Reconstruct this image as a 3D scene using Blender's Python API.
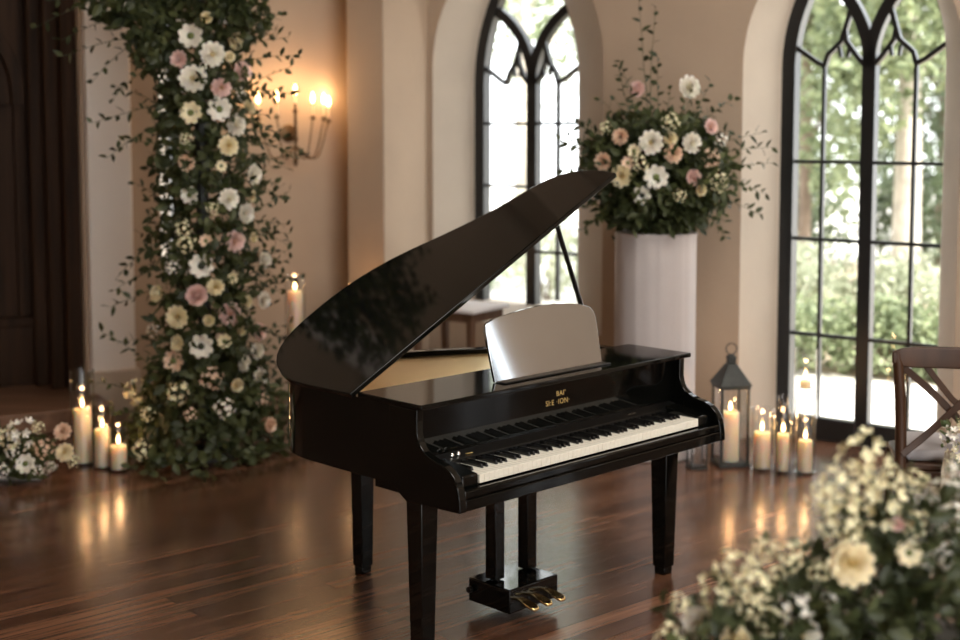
import bpy, math, random
from math import sin, cos, pi, radians as R
from mathutils import Vector, Matrix
from mathutils.geometry import tessellate_polygon

random.seed(7)
S = bpy.context.scene
COL = S.collection
for o in list(bpy.data.objects):
    bpy.data.objects.remove(o)

# ------------------------------------------------------------------ camera
CAM_Z = 1.8207
cam_d = bpy.data.cameras.new('camera')
cam = bpy.data.objects.new('camera', cam_d)
COL.objects.link(cam)
cam.location = (0, 0, CAM_Z)
cam.rotation_euler = (R(90 - 4.8), 0, 0)
cam_d.sensor_width = 36
cam_d.lens = 36 * 1360 / 960
cam_d.shift_y = -80.8 / 960
cam_d.clip_end = 200
cam_d.dof.use_dof = True
cam_d.dof.focus_distance = 4.75
cam_d.dof.aperture_fstop = 1.6
S.camera = cam

# ------------------------------------------------------------------ light
world = bpy.data.worlds.new('sky')
S.world = world
world.use_nodes = True
bg = world.node_tree.nodes['Background']
bg.inputs[0].default_value = (0.95, 0.98, 1.0, 1)
bg.inputs[1].default_value = 4.0

sun_d = bpy.data.lights.new('sun', 'SUN')
sun_d.energy = 13.0
sun_d.angle = R(3)
sun_d.color = (1.0, 0.95, 0.86)
sun = bpy.data.objects.new('sun', sun_d)
COL.objects.link(sun)
back_d = bpy.data.lights.new('added_back_fill', 'AREA')  # unseen fill lamp added behind the camera to brighten the interior
back_d.shape = 'RECTANGLE'
back_d.size = 5.6
back_d.size_y = 3.2
back_d.energy = 105
back_d.color = (1.0, 0.95, 0.89)
back = bpy.data.objects.new('added_back_fill', back_d)
COL.objects.link(back)
back.location = (3.3, -2.45, 1.75)
back.rotation_euler = (R(90), 0, 0)
top_d = bpy.data.lights.new('added_overhead_fill', 'AREA')  # fill lamp added below the closed ceiling to brighten keys and soundboard
top_d.shape = 'RECTANGLE'
top_d.size = 3.6
top_d.size_y = 2.6
top_d.energy = 300
top_d.color = (1.0, 0.93, 0.85)
top = bpy.data.objects.new('added_overhead_fill', top_d)
COL.objects.link(top)
top.location = (2.3, 2.6, 6.1)
sun.rotation_euler = Vector((-0.70, 0.68, -1.0)).to_track_quat('-Z', 'Y').to_euler()

S.view_settings.view_transform = 'Standard'
S.view_settings.look = 'None'
S.view_settings.gamma = 1
S.view_settings.use_curve_mapping = False
S.view_settings.exposure = 0.26
S.cycles.use_denoising = True
S.cycles.max_bounces = 10
S.cycles.diffuse_bounces = 5
S.cycles.transparent_max_bounces = 24
S.cycles.sample_clamp_indirect = 6
S.cycles.caustics_reflective = False
S.cycles.caustics_refractive = False


# ------------------------------------------------------------------ materials
def new_mat(name):
    m = bpy.data.materials.new(name)
    m.use_nodes = True
    nt = m.node_tree
    return m, nt, nt.nodes['Principled BSDF']


def pmat(name, col, rough=.5, metal=0, coat=0, spec=.5, trans=0, sss=0, var=0, vscale=8, bump=0, bscale=60):
    m, nt, b = new_mat(name)
    b.inputs['Base Color'].default_value = (*col, 1)
    b.inputs['Roughness'].default_value = rough
    b.inputs['Metallic'].default_value = metal
    b.inputs['Coat Weight'].default_value = coat
    b.inputs['Coat Roughness'].default_value = .03
    b.inputs['Specular IOR Level'].default_value = spec
    b.inputs['Transmission Weight'].default_value = trans
    if sss:
        b.inputs['Subsurface Weight'].default_value = sss
        b.inputs['Subsurface Radius'].default_value = (1.0, .5, .25)
        b.inputs['Subsurface Scale'].default_value = sss * .16
    tc = nt.nodes.new('ShaderNodeTexCoord')
    if var:
        nz = nt.nodes.new('ShaderNodeTexNoise')
        nz.inputs['Scale'].default_value = vscale
        nz.inputs['Detail'].default_value = 4
        rp = nt.nodes.new('ShaderNodeValToRGB')
        rp.color_ramp.elements[0].position = .3
        rp.color_ramp.elements[1].position = .7
        rp.color_ramp.elements[0].color = (*[c * (1 - var) for c in col], 1)
        rp.color_ramp.elements[1].color = (*[min(1, c * (1 + var)) for c in col], 1)
        nt.links.new(tc.outputs['Object'], nz.inputs['Vector'])
        nt.links.new(nz.outputs['Fac'], rp.inputs['Fac'])
        nt.links.new(rp.outputs['Color'], b.inputs['Base Color'])
    if bump:
        n2 = nt.nodes.new('ShaderNodeTexNoise')
        n2.inputs['Scale'].default_value = bscale
        bp = nt.nodes.new('ShaderNodeBump')
        bp.inputs['Strength'].default_value = bump
        bp.inputs['Distance'].default_value = .01
        nt.links.new(tc.outputs['Object'], n2.inputs['Vector'])
        nt.links.new(n2.outputs['Fac'], bp.inputs['Height'])
        nt.links.new(bp.outputs['Normal'], b.inputs['Normal'])
    return m


def wood_mat(name, c1, c2, rough, axis_scale=(2, 30, 30), coat=0, spec=.5):
    m, nt, b = new_mat(name)
    tc = nt.nodes.new('ShaderNodeTexCoord')
    mp = nt.nodes.new('ShaderNodeMapping')
    mp.inputs['Scale'].default_value = axis_scale
    nz = nt.nodes.new('ShaderNodeTexNoise')
    nz.inputs['Scale'].default_value = 1
    nz.inputs['Detail'].default_value = 6
    rp = nt.nodes.new('ShaderNodeValToRGB')
    rp.color_ramp.elements[0].position = .3
    rp.color_ramp.elements[1].position = .72
    rp.color_ramp.elements[0].color = (*c1, 1)
    rp.color_ramp.elements[1].color = (*c2, 1)
    nt.links.new(tc.outputs['Object'], mp.inputs['Vector'])
    nt.links.new(mp.outputs['Vector'], nz.inputs['Vector'])
    nt.links.new(nz.outputs['Fac'], rp.inputs['Fac'])
    nt.links.new(rp.outputs['Color'], b.inputs['Base Color'])
    b.inputs['Roughness'].default_value = rough
    b.inputs['Specular IOR Level'].default_value = spec
    b.inputs['Coat Weight'].default_value = coat
    return m


def glass_mat(name, tint=(1, 1, 1), refl=.5, ior=1.45):
    """thin clear glass: passes light straight through, mirrors at glancing angles"""
    m = bpy.data.materials.new(name)
    m.use_nodes = True
    nt = m.node_tree
    nt.nodes.clear()
    out = nt.nodes.new('ShaderNodeOutputMaterial')
    mx = nt.nodes.new('ShaderNodeMixShader')
    tr = nt.nodes.new('ShaderNodeBsdfTransparent')
    gl = nt.nodes.new('ShaderNodeBsdfGlossy')
    fr = nt.nodes.new('ShaderNodeLayerWeight')
    pw = nt.nodes.new('ShaderNodeMath')
    pw.operation = 'POWER'
    pw.inputs[1].default_value = 3
    ml = nt.nodes.new('ShaderNodeMath')
    ml.operation = 'MULTIPLY_ADD'
    ml.inputs[1].default_value = refl
    ml.inputs[2].default_value = .04
    tr.inputs[0].default_value = (*tint, 1)
    gl.inputs['Roughness'].default_value = .02
    nt.links.new(fr.outputs['Facing'], pw.inputs[0])
    nt.links.new(pw.outputs[0], ml.inputs[0])
    nt.links.new(ml.outputs[0], mx.inputs[0])
    nt.links.new(tr.outputs[0], mx.inputs[1])
    nt.links.new(gl.outputs[0], mx.inputs[2])
    nt.links.new(mx.outputs[0], out.inputs[0])
    return m


def emit_mat(name, col, strength):
    m, nt, b = new_mat(name)
    b.inputs['Base Color'].default_value = (*col, 1)
    b.inputs['Emission Color'].default_value = (*col, 1)
    b.inputs['Emission Strength'].default_value = strength
    return m


def leaf_mat(name, c1, c2, trans=.35):
    m = bpy.data.materials.new(name)
    m.use_nodes = True
    nt = m.node_tree
    b = nt.nodes['Principled BSDF']
    out = nt.nodes['Material Output']
    tc = nt.nodes.new('ShaderNodeTexCoord')
    nz = nt.nodes.new('ShaderNodeTexNoise')
    nz.inputs['Scale'].default_value = 9
    nz.inputs['Detail'].default_value = 3
    rp = nt.nodes.new('ShaderNodeValToRGB')
    rp.color_ramp.elements[0].position = .35
    rp.color_ramp.elements[1].position = .68
    rp.color_ramp.elements[0].color = (*c1, 1)
    rp.color_ramp.elements[1].color = (*c2, 1)
    nt.links.new(tc.outputs['Object'], nz.inputs['Vector'])
    nt.links.new(nz.outputs['Fac'], rp.inputs['Fac'])
    nt.links.new(rp.outputs['Color'], b.inputs['Base Color'])
    b.inputs['Roughness'].default_value = .5
    tl = nt.nodes.new('ShaderNodeBsdfTranslucent')
    nt.links.new(rp.outputs['Color'], tl.inputs[0])
    mx = nt.nodes.new('ShaderNodeMixShader')
    mx.inputs[0].default_value = trans
    nt.links.new(b.outputs[0], mx.inputs[1])
    nt.links.new(tl.outputs[0], mx.inputs[2])
    nt.links.new(mx.outputs[0], out.inputs[0])
    return m


def floor_mat():
    m, nt, b = new_mat('floor_planks')
    tc = nt.nodes.new('ShaderNodeTexCoord')
    mp = nt.nodes.new('ShaderNodeMapping')
    mp.inputs['Rotation'].default_value = (0, 0, R(-41))
    nt.links.new(tc.outputs['Object'], mp.inputs['Vector'])
    br = nt.nodes.new('ShaderNodeTexBrick')
    br.offset = .37
    br.inputs['Scale'].default_value = 1
    br.inputs['Brick Width'].default_value = 1.5
    br.inputs['Row Height'].default_value = .088
    br.inputs['Mortar Size'].default_value = .0035
    br.inputs['Mortar Smooth'].default_value = .2
    br.inputs['Bias'].default_value = -.1
    br.inputs['Color1'].default_value = (.088, .038, .020, 1)
    br.inputs['Color2'].default_value = (.225, .104, .056, 1)
    br.inputs['Mortar'].default_value = (.018, .007, .004, 1)
    nt.links.new(mp.outputs['Vector'], br.inputs['Vector'])
    mp2 = nt.nodes.new('ShaderNodeMapping')
    mp2.inputs['Scale'].default_value = (1.4, 22, 1)
    nt.links.new(mp.outputs['Vector'], mp2.inputs['Vector'])
    nz = nt.nodes.new('ShaderNodeTexNoise')
    nz.inputs['Scale'].default_value = 1.6
    nz.inputs['Detail'].default_value = 7
    nz.inputs['Roughness'].default_value = .62
    nt.links.new(mp2.outputs['Vector'], nz.inputs['Vector'])
    rp = nt.nodes.new('ShaderNodeValToRGB')
    rp.color_ramp.elements[0].position = .3
    rp.color_ramp.elements[0].color = (.45, .45, .45, 1)
    rp.color_ramp.elements[1].position = .72
    rp.color_ramp.elements[1].color = (1.35, 1.35, 1.35, 1)
    nt.links.new(nz.outputs['Fac'], rp.inputs['Fac'])
    mx = nt.nodes.new('ShaderNodeMix')
    mx.data_type = 'RGBA'
    mx.blend_type = 'MULTIPLY'
    mx.inputs[0].default_value = 1
    nt.links.new(br.outputs['Color'], mx.inputs[6])
    nt.links.new(rp.outputs['Color'], mx.inputs[7])
    nt.links.new(mx.outputs[2], b.inputs['Base Color'])
    rr = nt.nodes.new('ShaderNodeMapRange')
    rr.inputs[3].default_value = .14
    rr.inputs[4].default_value = .30
    nt.links.new(nz.outputs['Fac'], rr.inputs[0])
    nt.links.new(rr.outputs[0], b.inputs['Roughness'])
    b.inputs['Specular IOR Level'].default_value = 1.0
    bp = nt.nodes.new('ShaderNodeBump')
    bp.inputs['Strength'].default_value = .12
    bp.inputs['Distance'].default_value = .003
    nt.links.new(nz.outputs['Fac'], bp.inputs['Height'])
    gap = nt.nodes.new('ShaderNodeBump')                  # worn plank edges
    gap.invert = True
    gap.inputs['Strength'].default_value = .8
    gap.inputs['Distance'].default_value = .004
    nt.links.new(br.outputs['Fac'], gap.inputs['Height'])
    nt.links.new(bp.outputs['Normal'], gap.inputs['Normal'])
    nt.links.new(gap.outputs['Normal'], b.inputs['Normal'])
    return m


M = {}
M['floor'] = floor_mat()
M['plaster'] = pmat('tan_plaster', (.475, .365, .268), .85, var=.07, vscale=1.6, bump=.15, bscale=25)
M['cream'] = pmat('cream_plaster', (.57, .495, .405), .8, var=.05, vscale=3, bump=.1, bscale=30)
M['ceiling'] = wood_mat('ceiling_boards', (.10, .065, .04), (.17, .11, .07), .7)
M['dark_wood'] = wood_mat('dark_oak', (.020, .010, .005), (.052, .025, .012), .6, (25, 25, 1.5), spec=.15)
M['step_wood'] = wood_mat('step_oak', (.12, .06, .033), (.26, .14, .085), .45, (2, 18, 18))
M['chair_wood'] = wood_mat('chair_oak', (.030, .013, .006), (.070, .031, .014), .45, (12, 12, 3), spec=.3)
M['table_wood'] = wood_mat('table_oak', (.09, .045, .022), (.17, .09, .05), .5, (12, 12, 3))
M['black_frame'] = pmat('black_steel', (.008, .009, .010), .35)
M['pane'] = glass_mat('window_glass', (.99, .995, .995), .4)
M['vase_glass'] = glass_mat('vase_glass', (.985, .99, .99), .85)
M['piano'] = pmat('black_lacquer', (.0028, .0030, .0026), .05, spec=.27)
M['piano_satin'] = pmat('black_satin', (.005, .005, .0047), .28, spec=.35)
M['gold'] = pmat('gold_plate', (.98, .72, .34), .30, metal=.6, var=.05, vscale=3)
M['brass'] = pmat('polished_brass', (.78, .58, .28), .2, metal=1)
M['aged_brass'] = pmat('aged_brass', (.13, .08, .04), .45, metal=.8)
M['gilt'] = pmat('gilt_lettering', (.80, .58, .22), .35, metal=.5)
M['silver'] = pmat('polished_nickel', (.75, .75, .72), .18, metal=1)
M['desk'] = pmat('mirror_lacquer', (.40, .42, .44), .06, metal=1)
M['ivory'] = pmat('ivory_key', (.86, .83, .72), .22)
M['ebony'] = pmat('ebony_key', (.007, .007, .007), .2)
M['felt'] = pmat('dark_felt', (.05, .02, .012), .9)
M['wax'] = pmat('candle_wax', (.95, .68, .49), .5, sss=.8)
M['wick'] = pmat('wick', (.02, .015, .01), .9)
M['flame'] = emit_mat('flame', (1.0, .60, .24), 16)
M['iron'] = pmat('lantern_iron', (.045, .048, .045), .5, metal=.6, var=.2, vscale=20)
M['plinth'] = pmat('white_linen', (.50, .455, .44), .75, var=.04, vscale=5, bump=.2, bscale=120)
M['cushion'] = pmat('grey_cushion', (.40, .38, .39), .9, bump=.2, bscale=200)
M['ribbon'] = pmat('beige_chiffon', (.50, .42, .32), .8, sss=.1)
M['cloth'] = pmat('white_cloth', (.82, .80, .80), .8)
M['leaf'] = leaf_mat('leaf_green', (.042, .058, .020), (.130, .148, .055))
M['leaf_dark'] = leaf_mat('leaf_dark_green', (.024, .034, .012), (.074, .088, .034), .25)
M['leaf_pale'] = leaf_mat('leaf_pale_green', (.06, .10, .035), (.17, .20, .08))
M['stem'] = pmat('stem_green', (.045, .060, .020), .6)
M['garden_leaf'] = leaf_mat('garden_leaf', (.10, .135, .07), (.31, .36, .20), .4)
M['garden_leaf_pale'] = leaf_mat('garden_leaf_pale', (.22, .25, .17), (.50, .53, .40), .4)
M['garden_leaf_deep'] = leaf_mat('garden_leaf_deep', (.035, .055, .027), (.12, .155, .085), .35)
M['bark'] = pmat('pale_bark', (.42, .38, .32), .9, var=.25, vscale=6, bump=.5, bscale=15)
M['bark_dark'] = pmat('dark_bark', (.16, .12, .09), .9, var=.25, vscale=6, bump=.5, bscale=15)
M['paving'] = pmat('pale_paving', (.76, .73, .68), .8, var=.12, vscale=1.2, bump=.2, bscale=8)
M['soil'] = pmat('garden_soil', (.30, .24, .16), .95, var=.3, vscale=3)
M['white_petal'] = pmat('white_petal', (.86, .82, .72), .6, sss=.12, var=.05, vscale=20)
M['cream_petal'] = pmat('cream_petal', (.84, .74, .50), .6, sss=.12, var=.08, vscale=20)
M['blush_petal'] = pmat('blush_petal', (.82, .60, .54), .6, sss=.12, var=.09, vscale=20)
M['peach_petal'] = pmat('peach_petal', (.80, .58, .42), .6, sss=.12, var=.09, vscale=20)
M['straw_petal'] = pmat('straw_petal', (.80, .74, .48), .6, sss=.12, var=.12, vscale=20)
M['heart_yellow'] = pmat('heart_yellow', (.62, .46, .14), .7)
M['heart_green'] = pmat('heart_green', (.13, .16, .05), .7)
M['heart_dark'] = pmat('heart_dark', (.03, .035, .02), .6)
M['terracotta'] = pmat('grey_stoneware', (.30, .28, .26), .8)


# ------------------------------------------------------------------ mesh builder
class MB:
    def __init__(self):
        self.v = []
        self.f = []
        self.mi = []
        self.cur = 0

    def add(self, vs, fs):
        n = len(self.v)
        self.v.extend([tuple(p) for p in vs])
        for f in fs:
            self.f.append([i + n for i in f])
            self.mi.append(self.cur)

    def box(self, x0, x1, y0, y1, z0, z1):
        self.add([(x0, y0, z0), (x1, y0, z0), (x1, y1, z0), (x0, y1, z0), (x0, y0, z1), (x1, y0, z1), (x1, y1, z1), (x0, y1, z1)],
                 [(0, 3, 2, 1), (4, 5, 6, 7), (0, 1, 5, 4), (1, 2, 6, 5), (2, 3, 7, 6), (3, 0, 4, 7)])
        return self

    def hexa(self, b, t):
        """eight corners: four of the bottom, four of the top, each counter-clockwise from above"""
        self.add(list(b) + list(t), [(0, 3, 2, 1), (4, 5, 6, 7), (0, 1, 5, 4), (1, 2, 6, 5), (2, 3, 7, 6), (3, 0, 4, 7)])
        return self

    def prism(self, poly, a, b, fn):
        """poly: 2D outline; fn(u, v, w) -> xyz; extruded from w = a to b"""
        n = len(poly)
        area = sum(poly[i][0] * poly[(i + 1) % n][1] - poly[(i + 1) % n][0] * poly[i][1] for i in range(n))
        if area < 0:
            poly = poly[::-1]
        vs = [fn(u, v, a) for u, v in poly] + [fn(u, v, b) for u, v in poly]
        fs = [tuple(range(n))[::-1], tuple(range(n, 2 * n))]
        fs += [(i, (i + 1) % n, n + (i + 1) % n, n + i) for i in range(n)]
        self.add(vs, fs)
        return self

    def ring(self, outer, inner, z0, z1, fn=None):
        fn = fn or (lambda u, v, w: (u, v, w))
        n = len(outer)
        vs = [fn(*p, z0) for p in outer] + [fn(*p, z0) for p in inner] + [fn(*p, z1) for p in outer] + [fn(*p, z1) for p in inner]
        fs = []
        for i in range(n):
            j = (i + 1) % n
            fs += [(i, j, 2 * n + j, 2 * n + i), (n + j, n + i, 3 * n + i, 3 * n + j),
                   (2 * n + i, 2 * n + j, 3 * n + j, 3 * n + i), (j, i, n + i, n + j)]
        self.add(vs, fs)
        return self

    def tube(self, pts, rad, n=8, cap=True):
        pts = [Vector(p) for p in pts]
        rr = rad if isinstance(rad, (list, tuple)) else [rad] * len(pts)
        vs, fs = [], []
        t0 = (pts[1] - pts[0]).normalized()
        up = Vector((0, 0, 1)) if abs(t0.z) < .9 else Vector((1, 0, 0))
        u = t0.cross(up).normalized()
        for i, p in enumerate(pts):
            t = (pts[min(i + 1, len(pts) - 1)] - pts[max(i - 1, 0)]).normalized()
            u = (u - t * u.dot(t)).normalized()
            w = t.cross(u)
            for k in range(n):
                a = 2 * pi * k / n
                vs.append(p + (u * cos(a) + w * sin(a)) * rr[i])
        for i in range(len(pts) - 1):
            for k in range(n):
                k2 = (k + 1) % n
                fs.append((i * n + k, i * n + k2, (i + 1) * n + k2, (i + 1) * n + k))
        if cap:
            fs.append(tuple(range(n))[::-1])
            fs.append(tuple(range((len(pts) - 1) * n, len(pts) * n)))
        self.add(vs, fs)
        return self

    def bar(self, pts, w, d, side):
        """rectangular section swept along pts; w across `side`, d across the other normal"""
        pts = [Vector(p) for p in pts]
        side = Vector(side).normalized()
        vs, fs = [], []
        for i, p in enumerate(pts):
            t = (pts[min(i + 1, len(pts) - 1)] - pts[max(i - 1, 0)]).normalized()
            n = t.cross(side).normalized()
            for a, b in ((-1, -1), (1, -1), (1, 1), (-1, 1)):
                vs.append(p + n * (a * w / 2) + side * (b * d / 2))
        for i in range(len(pts) - 1):
            for k in range(4):
                k2 = (k + 1) % 4
                fs.append((i * 4 + k, i * 4 + k2, i * 4 + 4 + k2, i * 4 + 4 + k))
        m = (len(pts) - 1) * 4
        fs += [(3, 2, 1, 0), (m, m + 1, m + 2, m + 3)]
        self.add(vs, fs)
        return self

    def lathe(self, prof, n=24, c=(0, 0, 0), wob=None):
        vs, fs = [], []
        for r, z in prof:
            for k in range(n):
                a = 2 * pi * k / n
                q = r * (wob(a, z) if wob else 1)
                vs.append((c[0] + q * cos(a), c[1] + q * sin(a), c[2] + z))
        for i in range(len(prof) - 1):
            for k in range(n):
                k2 = (k + 1) % n
                fs.append((i * n + k, i * n + k2, (i + 1) * n + k2, (i + 1) * n + k))
        if prof[0][0] > 1e-5:
            fs.append(tuple(range(n))[::-1])
        if prof[-1][0] > 1e-5:
            fs.append(tuple(range((len(prof) - 1) * n, len(prof) * n)))
        self.add(vs, fs)
        return self

    def leaf(self, p, d, nrm, L, w):
        d = d.normalized()
        s = d.cross(nrm)
        if s.length < 1e-4:
            s = d.orthogonal()
        s.normalize()
        nn = s.cross(d)
        m1 = p + d * (L * .35)
        m2 = p + d * (L * .7)
        vs = [p, m1 + s * (w * .5) + nn * (w * .12), m1, m1 - s * (w * .5) + nn * (w * .12),
              m2 + s * (w * .38) + nn * (w * .02), m2 - nn * (L * .02), m2 - s * (w * .38) + nn * (w * .02), p + d * L - nn * (L * .10)]
        self.add(vs, [(0, 2, 1), (0, 3, 2), (1, 2, 5, 4), (2, 3, 6, 5), (4, 5, 7), (5, 6, 7)])

    def build(self, name, mat, parent=None, smooth=None, bevel=0, seg=2):
        me = bpy.data.meshes.new(name)
        me.from_pydata(self.v, [], self.f)
        mats = mat if isinstance(mat, (list, tuple)) else [mat]
        for m in mats:
            me.materials.append(m)
        if len(mats) > 1:
            me.polygons.foreach_set('material_index', self.mi)
        if smooth is not None:
            me.polygons.foreach_set('use_smooth', [True] * len(me.polygons))
            me.set_sharp_from_angle(angle=R(smooth))
        me.update()
        o = bpy.data.objects.new(name, me)
        COL.objects.link(o)
        if parent:
            o.parent = parent
        if bevel:
            b = o.modifiers.new('bevel', 'BEVEL')
            b.width = bevel
            b.segments = seg
            b.limit_method = 'ANGLE'
            b.angle_limit = R(35)
            if smooth is None:
                me.polygons.foreach_set('use_smooth', [True] * len(me.polygons))
                me.set_sharp_from_angle(angle=R(40))
        return o


def thing(name, label, cat, loc=(0, 0, 0), rz=0, group=None):
    o = bpy.data.objects.new(name, None)
    o.empty_display_size = .1
    COL.objects.link(o)
    o.location = loc
    o.rotation_euler = (0, 0, rz)
    tag(o, label, cat, group)
    return o


def tag(o, label, cat, group=None):
    o['label'] = label
    o['category'] = cat
    if group:
        o['group'] = group


def struct(o):
    o['kind'] = 'structure'
    return o


def rv():
    while True:
        v = Vector((random.uniform(-1, 1), random.uniform(-1, 1), random.uniform(-1, 1)))
        if .05 < v.length < 1:
            return v.normalized()


# ------------------------------------------------------------------ setting
QX, QY = 2.07, 7.33                      # point of the window wall in front of the double doors
DR = Vector((-.788, .616, 0))            # along the window wall, away from the camera
NR = Vector((.616, .788, 0))             # out through the window wall
PX, PY = -2.45, 8.54                     # point of the far wall at the right side of the wooden portal
DL = Vector((.866, .5, 0))
NL = Vector((-.5, .866, 0))
Q0, P0 = Vector((QX, QY, 0)), Vector((PX, PY, 0))
CEIL = 6.2


def wr(s, n, z):                         # window wall: s along, n outwards, z up
    return Q0 + DR * s + NR * n + Vector((0, 0, z))


def wl(s, n, z):                         # far wall
    return P0 + DL * s + NL * n + Vector((0, 0, z))


# corner of the two walls
det = DL.x * -DR.y + DR.x * DL.y
dxy = Q0 - P0
sL = (dxy.x * -DR.y + DR.x * dxy.y) / det
sR = (DL.x * dxy.y - DL.y * dxy.x) / det
sR = (P0 + DL * sL - Q0).dot(DR)
CORNER = P0 + DL * sL


def arch_outline(c, hw, z0, zs, rr, n=12):
    """pointed arch: left foot, up, over the apex, down to the right foot"""
    top = zs + math.sqrt(max(rr * rr - (rr - hw) ** 2, 1e-6))
    a1 = math.asin((top - zs) / rr)
    left = [(c - hw + rr - rr * cos(a1 * i / n), zs + rr * sin(a1 * i / n)) for i in range(n + 1)]
    right = [(2 * c - u, v) for u, v in left[:-1]][::-1]
    return [(c - hw, z0)] + left + right + [(c + hw, z0)]


def wall_mesh(name, outline, holes_front, holes_back, fn, thick, mat):
    mb = MB()
    for hl, n, flip in ((holes_front, 0, False), (holes_back, thick, True)):
        loops = [[Vector((u, v, 0)) for u, v in outline]] + [[Vector((u, v, 0)) for u, v in h] for h in hl]
        tris = tessellate_polygon(loops)
        flat = [p for l in loops for p in l]
        mb.add([fn(p.x, n, p.y) for p in flat], [tuple(t)[::-1] if flip else tuple(t) for t in tris])
    n = len(outline)
    mb.add([fn(u, 0, v) for u, v in outline] + [fn(u, thick, v) for u, v in outline], [(i, (i + 1) % n, n + (i + 1) % n, n + i) for i in range(n)])
    return struct(mb.build(name, mat))


def reveal(name, front, back_, fn, thick, mat, lip=.0, closed=True, back=None):
    n = len(front)
    mb = MB()
    k = n if closed else n - 1
    if back:
        mb.add([fn(u, thick, v) for u, v in back_] + [fn(u, back, v) for u, v in back_], [(i, (i + 1) % n, n + (i + 1) % n, n + i) for i in range(k)])
    mb.add([fn(u, -lip, v) for u, v in front] + [fn(u, thick, v) for u, v in back_], [(i, (i + 1) % n, n + (i + 1) % n, n + i) for i in range(k)])
    return struct(mb.build(name, mat, smooth=35))


TW = .42                                  # window wall thickness
REC = .27                                 # how far the black frames sit inside the opening
openings = []                             # centre, front half width, back half width, sill, spring, radius
DOORC, WINC, BAYC = .105, 2.42, -4.45
f_d = arch_outline(.11, .62, -.02, 2.16, .82)
b_d = arch_outline(.145, .475, -.02, 2.16, .98)
f_w = arch_outline(2.35, .68, .52, 2.2, .9)
b_w = arch_outline(2.46, .425, .62, 2.1, 1.25)
f_b = arch_outline(BAYC, .61, -.02, 2.95, .80)
b_b = arch_outline(BAYC, .50, -.02, 2.95, .92)




wall_mesh('wall_right', [(-5.6, -.04), (sR + .45, -.04), (sR + .45, CEIL), (-5.6, CEIL)], [f_d, f_w, f_b], [b_d, b_w, b_b], wr, TW, M['plaster'])
reveal('trim_1', f_d, b_d, wr, REC, M['cream'], back=TW)
reveal('trim_2', f_w, b_w, wr, REC, M['cream'], back=TW)
reveal('trim_3', f_b, b_b, wr, REC, M['cream'], back=TW)
# corner pier
mb = MB()
pl = [wr(3.07, 0.05, 0), wr(3.40, .05, 0), wr(3.40, -.45, 0), wr(3.07, -.45, 0)]
mb.hexa([p for p in pl], [p + Vector((0, 0, CEIL)) for p in pl])
struct(mb.build('trim_4', M['plaster'], bevel=.01))

# far wall with the wooden portal and a narrow lancet behind the flower column
TL = .6
f_p = [(-1.75, -.02), (-1.75, 3.1), (-.05, 3.1), (-.05, -.02)]
f_l = arch_outline(.55, .10, .85, 2.5, .2)
b_l = arch_outline(.55, .08, .9, 2.5, .16)
wall_mesh('wall_far', [(-3.4, -.04), (sL + .35, -.04), (sL + .35, CEIL), (-3.4, CEIL)], [f_p, f_l], [f_p, b_l], wl, TL, M['plaster'])
reveal('trim_5', f_p, f_p, wl, TL, M['cream'], closed=False)
reveal('trim_6', f_l, b_l, wl, TL, M['cream'])
mb = MB()
pl = [wl(-.03, .02, 0), wl(.25, .02, 0), wl(.25, -.07, 0), wl(-.03, -.07, 0)][::-1]
mb.hexa(pl, [p + Vector((0, 0, CEIL)) for p in pl])
struct(mb.build('trim_7', pmat('white_plaster', (.93, .88, .82), .8, var=.03, vscale=3), bevel=.012))
mb = MB()
pl = [wl(-.05, .02, 0), wl(.27, .02, 0), wl(.27, -.095, 0), wl(-.05, -.095, 0)][::-1]
mb.hexa(pl, [p + Vector((0, 0, .27)) for p in pl])
struct(mb.build('baseboard_far', M['cream'], bevel=.012))

# floor, ceiling, side wall
farL = wl(-3.4, 0, 0)
near_r = wr(-5.6, 0, 0)
mb = MB()
fp = [Vector((-5.9, -2.5, 0)), Vector((7.0, -2.5, 0)), near_r + NR * TW, CORNER + DR * .5 + NR * TW, farL + NL * TL]
mb.add(fp + [p + Vector((0, 0, -.12)) for p in fp], [(0, 1, 2, 3, 4), (9, 8, 7, 6, 5)] + [(i + 5, (i + 1) % 5 + 5, (i + 1) % 5, i) for i in range(5)])
struct(mb.build('floor', M['floor']))
mb = MB()
mb.add([p + Vector((0, 0, CEIL)) for p in fp] + [p + Vector((0, 0, CEIL + .2)) for p in fp], [(4, 3, 2, 1, 0), (5, 6, 7, 8, 9)] + [(i, (i + 1) % 5, (i + 1) % 5 + 5, i + 5) for i in range(5)])
struct(mb.build('ceiling', M['ceiling']))
mb = MB()
mb.box(farL.x - .3, farL.x, -2.5, farL.y + .3, -.04, CEIL)
struct(mb.build('wall_left', M['plaster']))
mb = MB()
mb.box(6.48, 6.8, -2.5, near_r.y + .4, -.04, CEIL)
struct(mb.build('wall_near_right', M['plaster']))
mb = MB()
mb.box(farL.x - .3, .4, -2.8, -2.5, -.04, CEIL)
mb.box(.4, 6.5, -2.8, -2.5, 3.3, CEIL)
struct(mb.build('wall_back', M['plaster']))

# wooden platform before the portal
mb = MB()
STEP = .13
for a, b, z0, z1 in ((-.47, .56, 0, STEP),):
    pl = [wl(-3.3, a, z0), wl(.0, a, z0), wl(.0, 0.0, z0), wl(-.05, 0.0, z0), wl(-.05, b, z0), wl(-3.3, b, z0)]
    n = len(pl)
    mb.add(pl + [p + Vector((0, 0, z1)) for p in pl], [tuple(range(n))[::-1], tuple(range(n, 2 * n))] + [(i, (i + 1) % n, n + (i + 1) % n, n + i) for i in range(n)])
struct(mb.build('floor_platform', M['step_wood'], bevel=.008))


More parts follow.
